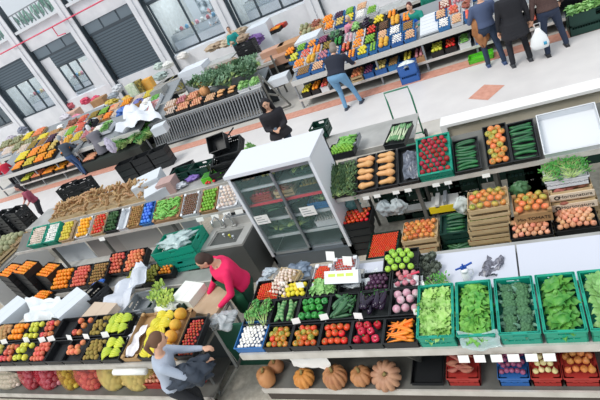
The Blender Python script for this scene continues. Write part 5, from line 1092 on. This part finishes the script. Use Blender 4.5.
# left far stall with oranges
farstall('fruit stall on the left beyond the man in the dark jacket', -21.5, -15.8, 12.75, 14.6, .95, .35, 4)
farrow(12.8, .95, .5, [(13,22,'mandarin','black'),(24,34,'bulbyellow','black'),(35,45,'orange','black'),(46,54,'orange','black'),(62,70,'mandarin','black')], 'on the left far stall front', 14, sp=1.02)
farrow(13.4, 1.09, .6, [(16,27,'lemon','black'),(28,38,'mandarin','black'),(39,48,'orange','black'),(49,56,'potato','black')], 'in the left far stall second row', 14, sp=1.02)
farrow(12.7, .38, .5, [(22,31,'yellowapple','black'),(32,42,'peach','black'),(43,54,'mandarin','black'),(56,66,'orange','black'),(68,80,'ponion','black'),(84,96,'ponion','black')], 'on the left far stall low shelf', 8, sp=1.02)
farstall('stall of melons at the left, below the lit shop', -25.5, -17.5, 15.6, 17.2, 1.0, None, 4)
farrow(15.7, 1.02, .6, [(2,12,'garlic','white'),(13,22,'gmelon','wooden','wood'),(23,34,'gmelon','wooden','wood'),(36,46,'lemon','wooden','wood'),(47,58,'bpotato','wooden','wood')], 'on the stall below the lit shop', 14, sp=1.02)
farrow(16.4, 1.2, .6, [(0,10,'gmelon','wooden','wood'),(11,21,'gmelon','wooden','wood'),(23,31,'lemon','wooden','wood'),(33,43,'peach','wooden','wood')], 'at the back of the stall below the lit shop', 14, sp=1.02)
# clutter of bags between the far left stall and the shops
random.seed(66)
CL = [(85,100,'#d84868','pink'),(96,98,'#e05070','deep pink'),(78,118,'#e890a8','light pink'),(66,118,'#d8d4dc','white'),(62,128,'#eceae8','bright white'),(103,90,'#7c8890','grey'),(98,93,'#3a4048','dark'),(112,95,'#a8b0b8','silver'),(118,88,'#cfd4da','pale grey'),(110,102,'#c8b040','mustard'),(128,100,'#d8b048','ochre'),(122,104,'#b8a898','beige'),(134,96,'#9fb0a4','sage'),(142,92,'#e0e4ea','milky'),(150,88,'#eef0f2','snow white'),(152,97,'#c8ccd4','ash'),(140,103,'#6a70b0','violet'),(116,110,'#e07850','coral'),(124,112,'#4a78c8','blue'),(22,130,'#8a90a0','slate'),(12,140,'#b0a8b4','mauve'),(24,142,'#3a7ac0','bright blue'),(8,150,'#c8c0c4','rosy grey'),(84,126,'#d8dce0','cloud'),(94,122,'#c4ccd0','steel'),(56,100,'#4c5258','charcoal'),(70,105,'#c8606c','brick pink'),(160,75,'#a8b8b4','mist'),(60,137,'#dfe4e2','chalk'),(50,140,'#c8d2ce','pearl'),(255,40,'#7a5a9c','purple'),(262,30,'#58a040','leaf green'),(254,36,'#e8e8ec','ice white')]
for k, (u, v, c_, nm) in enumerate(CL):
    zz = 1.15; x, y = at(u, v, zz); bag('plastic_bag', '%s bundle among the clutter beyond the walkway' % nm, x, y, zz-.25, .6+.3*random.random(), .5, .3+.2*random.random(), mat(c_, rough=.5), 200+k)
market_counter('cluttered grey table beneath the far left shops', -24, -15.2, 15.0, 15.5, .9, .4, [1,4,7], back=False) if False else None
farstall('cluttered stall of bags and boxes below the roller shutter', -20.5, -12.6, 15.4, 17.0, .95, .3, 4)
for k, (u, v, key) in enumerate([(275,30,'orange'),(280,26,'tomato'),(270,32,'rpepper')]):
    x, y = at(u, v, 1.1); tray('crate',['black','red','black'][k],x-.3,y-.2,1.0,.6,.45,.15,key,['black crate of oranges','red crate of tomatoes','black crate of red peppers'][k]+' left of the rear fruit table','in the %s crate left of the rear table' % ['first','second','third'][k],lv=.8,sp=1.02)
market_counter('dark table carrying crates left of the rear fruit table', -10.2, -7.6, 15.6, 16.5, .98, None, [1], back=True)

farrow(15.45, .97, .5, [(62,72,'ponion','wooden','wood'),(73,83,'redpeach','white','carton'),(84,93,'egg','white','carton'),(94,103,'bpotato','cardboard','carton'),(104,112,'mandarin','cardboard','carton'),(113,121,'garlic','white','carton'),(122,131,'turnip','white','carton'),(132,141,'walnut','cardboard','carton'),(142,150,'mushroom','white','carton'),(151,160,'gbeans','white','carton')], 'on the stall below the shutter', 14, h=.16)
farrow(16.0, 1.1, .5, [(68,78,'spotato','wooden','wood'),(79,88,'redapple','white','carton'),(90,99,'kiwi','black'),(100,109,'limef','black'),(111,120,'egg','white','carton'),(122,132,'orange','cardboard','carton'),(134,144,'garlic','white','carton'),(145,154,'bulbyellow','wooden','wood')], 'at the back below the shutter', 14, h=.16)
farrow(13.35, 1.08, .55, [(64,72,'melon','white','carton'),(73,82,'bulbyellow','white'),(83,92,'ronion','wooden','wood'),(93,101,'mushroom','white'),(102,111,'pcabbage','white','carton')], 'beyond the man in dark grey', 14, h=.14)
farrow(13.95, 1.25, .55, [(18,27,'garlic','white'),(28,37,'kiwi','blue'),(38,46,'walnut','white'),(47,55,'darkplum','black'),(56,65,'garlic','white','carton'),(66,75,'limef','white','carton'),(76,85,'redpeach','white'),(86,94,'eggplant','black')], 'atop the left far stall', 14, h=.14)
# ------------------------------------------------------------------ people
def ik(a, c, l1, l2, pole):
    a = Vector(a); c = Vector(c); d = c-a; L = min(d.length, (l1+l2)*.995); dn = d.normalized(); c = a+dn*L
    k = (l1*l1-l2*l2+L*L)/(2*L); h = math.sqrt(max(0, l1*l1-k*k)); p = Vector(pole); p = (p-dn*p.dot(dn)).normalized()
    return a+dn*k+p*h, c
def loft(b, secs, seg=18):
    # sections: (centre, half width, half depth)
    vs = []; fs = []
    for c, w_, d_ in secs:
        for k in range(seg):
            t = 2*math.pi*k/seg; vs.append(Vector(c)+Vector((math.cos(t)*w_, math.sin(t)*d_, 0)))
    n = len(secs)
    for i in range(n-1):
        for k in range(seg): fs.append((i*seg+k, i*seg+(k+1) % seg, (i+1)*seg+(k+1) % seg, (i+1)*seg+k))
    fs.append(tuple(range(seg))[::-1]); fs.append(tuple((n-1)*seg+k for k in range(seg)))
    b.add(vs, fs)
def person(label, x, y, face, h=1.7, top='#333a44', bot='#2c3a55', shoe='#22252a', skin='#d9a88c', hair='#3a2a22', hstyle='short', lean=0, hands=None, feet=None, coat=0, vox=.016, headpitch=0, headyaw=0, crouch=0, skirt=False, sleeves=True, apron=None, z0=0, wide=1, base_parts=True, tcol2=None):
    r = empty('person', (x, y, z0), R(face), label, 'person'); s = h/1.72
    Rl = Matrix.Rotation(R(-lean), 3, 'X')
    hip = Vector((0, -.10*math.sin(R(lean))*s, .93*s-crouch))
    def up(dx, dy, dz): return hip+Rl @ Vector((dx*s, dy*s, dz*s))
    neck = up(0, .0, .53); Rh = Matrix.Rotation(R(headyaw), 3, 'Z') @ Matrix.Rotation(R(-lean*.6-headpitch), 3, 'X')
    hc = neck+Rl @ Vector((0, .02*s, .07*s))+Rh @ Vector((0, .02*s, .11*s))
    hands = hands or [(-.26, .06, .78), (.26, .06, .78)]
    feet = feet or [(-.1, 0, 0), (.1, .03, 0)]
    body = MB(); cl = MB(); tr = MB()
    W_ = wide
    def torso(b, g, z0_=-.08, full=True):
        ss = [(-.1,.165,.11),(0,.17,.12),(.12,.145,.1),(.26,.16,.11),(.38,.185,.115),(.46,.17,.1),(.5,.09,.07)]
        vs = []; fs = []; seg = 18
        ss = [q for q in ss if q[0] >= z0_]
        for z_, w_, d_ in ss:
            for k in range(seg):
                t = 2*math.pi*k/seg; p = up(0, 0, z_)+Rl @ Vector((math.cos(t)*(w_*s*W_+g), math.sin(t)*(d_*s*W_+g), 0)); vs.append(p)
        n = len(ss)
        for i in range(n-1):
            for k in range(seg): fs.append((i*seg+k, i*seg+(k+1) % seg, (i+1)*seg+(k+1) % seg, (i+1)*seg+k))
        fs.append(tuple(range(seg))[::-1]); fs.append(tuple((n-1)*seg+k for k in range(seg)))
        b.add(vs, fs)
    torso(body, 0); torso(cl, .022*s, -.02 if not coat else -.1)
    body.caps(up(0,0,.46), neck+Vector((0,0,.03))*s, .058*s, .05*s)
    body.caps(neck, hc-Rh @ Vector((0,.02,.05))*s, .05*s, .05*s)
    body.ball(hc, (.075*s, .095*s, .115*s), 16, rot=Rh); body.ball(hc+Rh @ Vector((0,.035,-.06))*s, (.05*s,.055*s,.055*s), 12, rot=Rh)
    body.ball(hc+Rh @ Vector((0,.1,-.02))*s, (.014*s,.022*s,.026*s), 8, rot=Rh)
    for sd_ in (-1, 1): body.ball(hc+Rh @ Vector((sd_*.076,-.005,-.015))*s, (.012*s,.02*s,.03*s), 8, rot=Rh)
    for i, sd_ in enumerate((-1, 1)):
        sh = up(sd_*.185*W_, 0, .43); hd = Vector(hands[i])*s if len(hands[i]) == 3 else Vector(hands[i][:3])
        el, wr = ik(sh, hd, .29*s, .26*s, Vector((sd_*.6, -.8, -.4)))
        body.caps(sh, el, .047*s, .038*s); body.caps(el, wr, .038*s, .026*s)
        cl.caps(sh, el, .066*s, .054*s)
        if sleeves is True: cl.caps(el, el+(wr-el)*.93, .054*s, .04*s)
        elif sleeves: cl.caps(el, el+(wr-el)*.35, .053*s, .045*s)
        # hand: palm, four fingers, thumb
        f = (wr-el).normalized(); sx = f.cross(Vector((0,0,1))); sx = (sx if sx.length > .1 else Vector((1,0,0))).normalized(); dn_ = sx.cross(f).normalized()*(-1 if sx.cross(f).z > 0 else 1)
        pc = wr+f*.045*s; body.caps(wr, wr+f*.03*s, .026*s, .027*s)
        for q in range(4):
            o_ = sx*(q-1.5)*.021*s; ln = (.075,.085,.08,.062)[q]*s; k1 = wr+f*.03*s+o_*.7; k2 = wr+f*.085*s+o_; k3 = k2+(f*.8+dn_*.6).normalized()*ln*.5; k4 = k3+(f*.3+dn_*.95).normalized()*ln*.45
            body.caps(k1, k2, .014*s, .0115*s, 6); body.caps(k2, k3, .0105*s, .0095*s, 6); body.caps(k3, k4, .0095*s, .008*s, 6)
        t0 = wr+f*.02*s-sx*sd_*.02*s; t1 = t0+(f*.6-sx*sd_*.8).normalized()*.04*s; body.caps(t0, t1, .013*s, .011*s, 6); body.caps(t1, t1+(f+dn_*.3).normalized()*.03*s, .011*s, .009*s, 6)
        hp = up(sd_*.09*W_, 0, -.03); ft = Vector(feet[i])*s+Vector((0,0,.08*s))
        kn, an = ik(hp, ft, .42*s, .43*s, Vector((sd_*.1, 1, .1)))
        body.caps(hp, kn, .075*s, .05*s); body.caps(kn, an, .048*s, .035*s)
        tr.caps(hp, kn, .095*s*W_, .068*s); tr.caps(kn, an+(kn-an)*.05, .066*s, .056*s)
        body.caps(an, an+Vector((0,.1,-.04))*s, .035*s, .03*s)
        sm = MB(); sm.caps(an+Vector((0,-.03,-.035))*s, an+Vector((0,.13,-.045))*s, .042*s, .036*s, 12); sm.box(an.x-.04*s, an.x+.04*s, an.y-.07*s, an.y+.17*s, an.z-.08*s, an.z-.055*s)
        sm.obj('shoe', r, True, m=mat(shoe, rough=.5))
    tr.ball(up(0,0,-.03), (.175*s*W_, .125*s*W_, .13*s), 14); tr.ball(up(0,0,.03), (.165*s*W_, .12*s*W_, .1*s), 14)
    if coat:
        ns = 5
        for k in range(ns+1):
            t = k/ns; c = up(0,0,0).lerp(Vector((hip.x, hip.y*.3, hip.z-coat*s)), t)
            if k: cl.lathe([(1,0),(1,1)], 18, None, Matrix.Translation(c) @ Matrix.Diagonal(((.19+.05*t)*s*W_, (.14+.06*t)*s*W_, coat*s/ns*1.05, 1)))
    remesh(body, vox if not vox > .014 else .014, 'body', mat(skin, rough=.55), r)
    remesh(tr, .02, 'trousers', mat(bot, rough=.8, bump=.2, scale=10), r)
    remesh(cl, .02, 'coat' if coat else 'top', mat(top, tcol2, scale=40, rough=.8, bump=.2), r)
    hm = mat(hair, rough=.7); hb = MB()
    hb.ball(hc+Rh @ Vector((0,-.022,.028))*s, (.085*s,.098*s,.105*s), 16, rot=Rh)
    if hstyle == 'short': hb.ball(hc+Rh @ Vector((0,-.045,-.03))*s, (.07*s,.06*s,.07*s), 12, rot=Rh)
    if hstyle == 'pony':
        hb.ball(hc+Rh @ Vector((0,-.05,-.02))*s, (.07*s,.06*s,.07*s), 12, rot=Rh); hb.ball(hc+Rh @ Vector((0,-.115,.02))*s, .035*s, 10); p0 = hc+Rh @ Vector((0,-.12,.02))*s
        hb.tube([p0, p0+Vector((0,-.06,-.05))*s, p0+Vector((0,-.06,-.14))*s, p0+Vector((0,-.04,-.22))*s], [.03*s,.035*s,.028*s,.008*s], 8)
    if hstyle == 'bob': hb.ball(hc+Rh @ Vector((0,-.04,-.04))*s, (.092*s,.085*s,.1*s), 14, rot=Rh)
    if hstyle == 'long':
        for sd_ in (-1, 0, 1): hb.tube([hc+Rh @ Vector((sd_*.055,-.05,.04))*s, hc+Rh @ Vector((sd_*.085,-.05,-.08))*s, neck+Rl @ Vector((sd_*.1,-.05,-.06))*s, neck+Rl @ Vector((sd_*.09,.0 if sd_ else -.13,-.24))*s], [.05*s,.055*s,.055*s,.03*s], 8)
    if hstyle == 'hood': hb.ball(hc+Rh @ Vector((0,-.05,-.06))*s, (.1*s,.1*s,.1*s), 14, rot=Rh)
    remesh(hb, .016, 'hair', hm, r)
    em = mat('#221a18', rough=.3)
    for sd_ in (-1, 1):
        e = MB(); e.ball(hc+Rh @ Vector((sd_*.03,.084,.01))*s, (.011*s,.008*s,.007*s), 8, em, rot=Rh); e.obj('eye', r, True)
        e = MB(); e.ball(hc+Rh @ Vector((sd_*.031,.085,.034))*s, (.018*s,.008*s,.004*s), 8, hm, rot=Rh); e.obj('eyebrow', r, True)
    e = MB(); e.ball(hc+Rh @ Vector((0,.084,-.062))*s, (.022*s,.01*s,.006*s), 8, mat('#b0605c', rough=.5), rot=Rh); e.obj('mouth', r, True)
    if apron:
        a = MB()
        def fn(i, j):
            t = (i-.5)*2; zz = .38-.75*j; wv = .11+.06*min(1, j*3)
            ang = t*1.15; yy = (.165 if zz > -.05 else .175+.03*math.sin(6*i))
            if zz > -.03: return up(math.sin(ang)*wv*1.05*W_, math.cos(ang)*yy*W_, zz)
            return up(math.sin(ang)*wv*1.15*W_, 0, -.03)*1.0+Vector((0, math.cos(ang)*yy*s*W_, (zz+.03)*s))
        a.sheet(fn, 12, 14, mat(apron, rough=.7)); a.obj('apron', r, True)
        a = MB(); a.tube([up(-.08,.13,.37), up(-.07,.02,.5), up(.07,.02,.5), up(.08,.13,.37)], .01*s, 6, mat(apron, rough=.7)); a.obj('strap', r, True)
    return r
def feet_at(u, v, z=0): return at(u, v, z)
# vendor in pink
x, y = at(206, 256, 1.52)
person('woman vendor in a bright pink jacket and green apron between the counters', x+.24, y+.0, 138, 1.72, top='#ea1f5e', bot='#1e4638', shoe='#22302c', hair='#3f2c24', hstyle='bob', lean=16, hands=[(-.26,.42,.98),(.16,.44,.98)], headpitch=25, wide=1.38, apron='#175a3c', vox=.012)
# customer with the ponytail
x, y = at(155, 350, 1.5)
person('customer with brown ponytail in light grey top reaching for the strawberries, seen from behind', x-.12, y-.02, -52, 1.66, top='#aab4c4', bot='#2a2d33', hair='#6a4a34', hstyle='pony', lean=14, hands=[(.02,.56,1.16),(.2,.5,1.1)], headpitch=10, headyaw=10, vox=.012, sleeves=True)
x2, y2 = at(190, 378, 1.0); random.seed(3); bag('folded_coat', 'dark blue grey coat carried over the arm of the customer with ponytail', x2+.05, y2+.05, .86, .5, .3, .34, mat('#39424f', '#2c3440', scale=8, rough=.8), 301, 'coat', .5)
# woman with the phone
x, y = at(270, 112, 1.5)
person('woman with long black hair and black jacket looking at her phone', x, y, 205, 1.86, top='#24232a', bot='#39485c', hair='#17141a', hstyle='long', lean=4, hands=[(-.06,.3,1.08),(.08,.3,1.08)], headpitch=18, coat=.12, wide=1.15)
px_, py_ = x, y
b = MB(); b.box(-.036,.036,-.004,.004,-.07,.07,black); b.box(-.032,.032,.004,.005,-.062,.062,mat('#5a6878', rough=.2)); o = b.obj('mobile_phone', M=Matrix.Translation((x+.13, y-.36, 1.18)) @ Matrix.Rotation(R(205), 4, 'Z') @ Matrix.Rotation(R(50), 4, 'X')); tag(o, 'small dark phone held by the woman in the black jacket', 'phone')
# man in the dark hoodie
x, y = at(351, 107, 0)
person('man in dark navy hoodie and light blue jeans bending towards the fruit', x-.02, y-.02, -8, 1.86, top='#1c2233', bot='#6f9cc0', shoe='#3a4454', hair='#8a8078', hstyle='hood', lean=34, hands=[(-.16,.6,.98),(.3,.5,.95)], feet=[(-.05,-.12,0),(.3,.1,0)], wide=1.4)
# three men on the right
x, y = at(497, 66, 0)
person('man in blue grey jacket and dark jeans, leftmost of the three men', x-.05, y, 12, 1.9, top='#4c5a7a', bot='#26364e', shoe='#3c527c', hair='#5a4a40', lean=3, hands=[(-.2,.3,1.05),(.3,.1,.85)], feet=[(-.1,.08,0),(.2,-.08,0)])
x3, y3 = at(479, 22, 1.1); bag('draped_jacket', 'tan brown jacket hanging beside the man in blue grey', x3, y3-.15, .55, .34, .26, .9, mat('#b07a50', '#a06c44', scale=9, rough=.8), 302, 'jacket', .2)
x, y = at(521, 65, 0)
person('man in a long black coat, middle one of the three men', x, y, 10, 1.93, top='#1c1d24', bot='#1c1e26', shoe='#3a3c42', hair='#2c2a2a', lean=2, hands=[(-.28,.05,.8),(.3,.05,.8)], feet=[(-.14,.0,0),(.2,.02,0)], coat=.3, wide=1.12)
x, y = at(554, 53, 0)
person('man in a brown leather jacket carrying a white bag beside the cabbages', x, y, 8, 1.88, top='#4a3634', bot='#26324a', shoe='#26262c', hair='#3a3432', lean=2, hands=[(-.3,.0,.82),(.28,.15,.95)], feet=[(-.13,-.12,0),(.28,.1,0)], wide=1.12, tcol2='#5a4440')
x3, y3 = at(539, 38, .55); b = MB(); random.seed(12)
b.lathe([(.04,.48),(.08,.4),(.16,.28),(.2,.12),(.17,.02),(.03,0)], 20, mat('#eef2f4', rough=.4), Matrix.Diagonal((1,.5,1,1)), rib=7, amp=.12); b.tube([(-.05,0,.46),(-.06,0,.58),(.06,0,.58),(.05,0,.46)], .008, 6, mat('#eef2f4', rough=.4)); b.box(.07,.13,-.1,-.085,.1,.17,mat('#38a0c8', rough=.5)); o = b.obj('shopping_bag', smooth=True, M=Matrix.Translation((x3, y3, .3))); tag(o, 'white plastic carrier bag with a blue mark held by the man in brown', 'bag')
# man in dark jacket at the left stall, grey woman
x, y = at(84, 175, 0)
person('man in dark grey jacket and blue jeans at the left far stall', x, y, 10, 1.78, top='#3b4654', bot='#35527c', shoe='#2a3444', hair='#9aa0a4', lean=14, hands=[(-.24,.5,1.1),(.26,.4,1.1)], feet=[(-.05,.1,0),(.2,-.1,0)])
x, y = at(112, 162, 0)
person('person in a long grey coat with pale scarf beside the man in dark grey', x, y, 40, 1.68, top='#77757e', bot='#4c4c54', shoe='#3a3a40', hair='#d8d8dc', hstyle='bob', lean=16, hands=[(-.2,.42,1.05),(.25,.4,1.05)], coat=.42, wide=1.15)
x3, y3 = at(110, 143, 1.0); bag('shoulder_bag', 'pale lilac bag on the back of the person in the long grey coat', x3+.05, y3-.1, .65, .34, .2, .6, mat('#c2bcd0', rough=.5), 303)
# people at the left edge
x, y = at(4, 168, 1.2); person('person in a red top at the left frame edge', x, y, 60, 1.65, top='#c82440', bot='#2c2c34', hair='#2a2024', lean=14, hands=[(-.2,.4,1.05),(.2,.4,1.05)])
x, y = at(22, 186, 1.5); person('dark haired woman in a pink vest beside the dark crates at left', x, y, 150, 1.62, top='#a04a60', bot='#2c2c34', skin='#e0a898', hair='#2c2226', hstyle='long', lean=10, hands=[(-.2,.35,.95),(.25,.4,.95)], sleeves=None)
# vendors behind the hoodie stall
x, y = at(414, 14, 1.3); person('vendor in a dark green top and bright blue apron behind the stall', x, y, 165, 1.68, top='#118878', bot='#26344a', hair='#5a2f2c', lean=14, hands=[(-.2,.45,1.1),(.15,.5,1.1)], apron='#1560d8', wide=1.25)
x, y = at(433, 12, .9); person('vendor in blue jeans and teal top standing beside the blue apron', x, y, 190, 1.75, top='#14806c', bot='#5a6f88', hair='#3a3430', lean=0)
x, y = at(351, 22, 1.3); person('blonde vendor in pink and dark clothes among the rear trays', x, y, 175, 1.58, top='#e090a8', bot='#2c3240', hair='#cfc4b0', hstyle='bob', lean=16, hands=[(-.15,.4,1.0),(.15,.4,1.0)], wide=1.1, apron='#2c3246')
# shop people
x, y = at(236, 14, 2.2); x = -10.9
person('shop assistant in a teal top at the counter edge near the shops', x, 19.6, 200, 1.75, top='#1f9a98', bot='#44505c', hair='#5a4034', lean=8, hands=[(-.2,.35,1.05),(.2,.35,1.05)], z0=.35)
person('butcher in a white coat behind the meat shop counter', -14.1, 24.3, 190, 1.7, top='#e8eaf0', bot='#44505c', hair='#c05060', hstyle='bob', lean=5, hands=[(-.2,.35,1.0),(.2,.35,1.0)], z0=1.0)
# ------------------------------------------------------------------ light
w = bpy.data.worlds.new('world'); S.world = w; w.use_nodes = True
bg = w.node_tree.nodes['Background']; bg.inputs['Color'].default_value = (.86,.93,1,1); bg.inputs['Strength'].default_value = .95
sd = bpy.data.lights.new('sun', 'SUN'); sd.energy = 1.9; sd.angle = R(25); sd.color = (1,.97,.92)
so = bpy.data.objects.new('sun', sd); so.rotation_euler = (R(28), R(-22), 0); COL.objects.link(so)
for nm, items in OVER.items():
    b = MB(); mm = []
    me = bpy.data.meshes.new(nm); vs = []; fs = []; mi = []; mats = []
    for (src, M) in items:
        o = len(vs); vs += [M @ v.co for v in src.vertices]
        for p in src.polygons:
            fs.append([i+o for i in p.vertices]); m_ = src.materials[p.material_index]
            if m_ not in mats: mats.append(m_)
            mi.append(mats.index(m_))
    me.from_pydata(vs, [], fs)
    for m_ in mats: me.materials.append(m_)
    me.polygons.foreach_set('material_index', mi); me.polygons.foreach_set('use_smooth', [True]*len(fs))
    o = bpy.data.objects.new(nm+'_heap', me); COL.objects.link(o); tag(o, 'all the remaining small %s heaped in the more distant trays' % nm.replace('_', ' '), nm.replace('_', ' '), kind='stuff')
print('COUNTS', COUNT, {k: len(v) for k, v in OVER.items()}, len(bpy.data.objects))
vs_ = S.view_settings; vs_.view_transform = 'Standard'; vs_.look = 'None'; vs_.gamma = 1; vs_.exposure = 0
S.cycles.max_bounces = 5; S.cycles.use_denoising = True
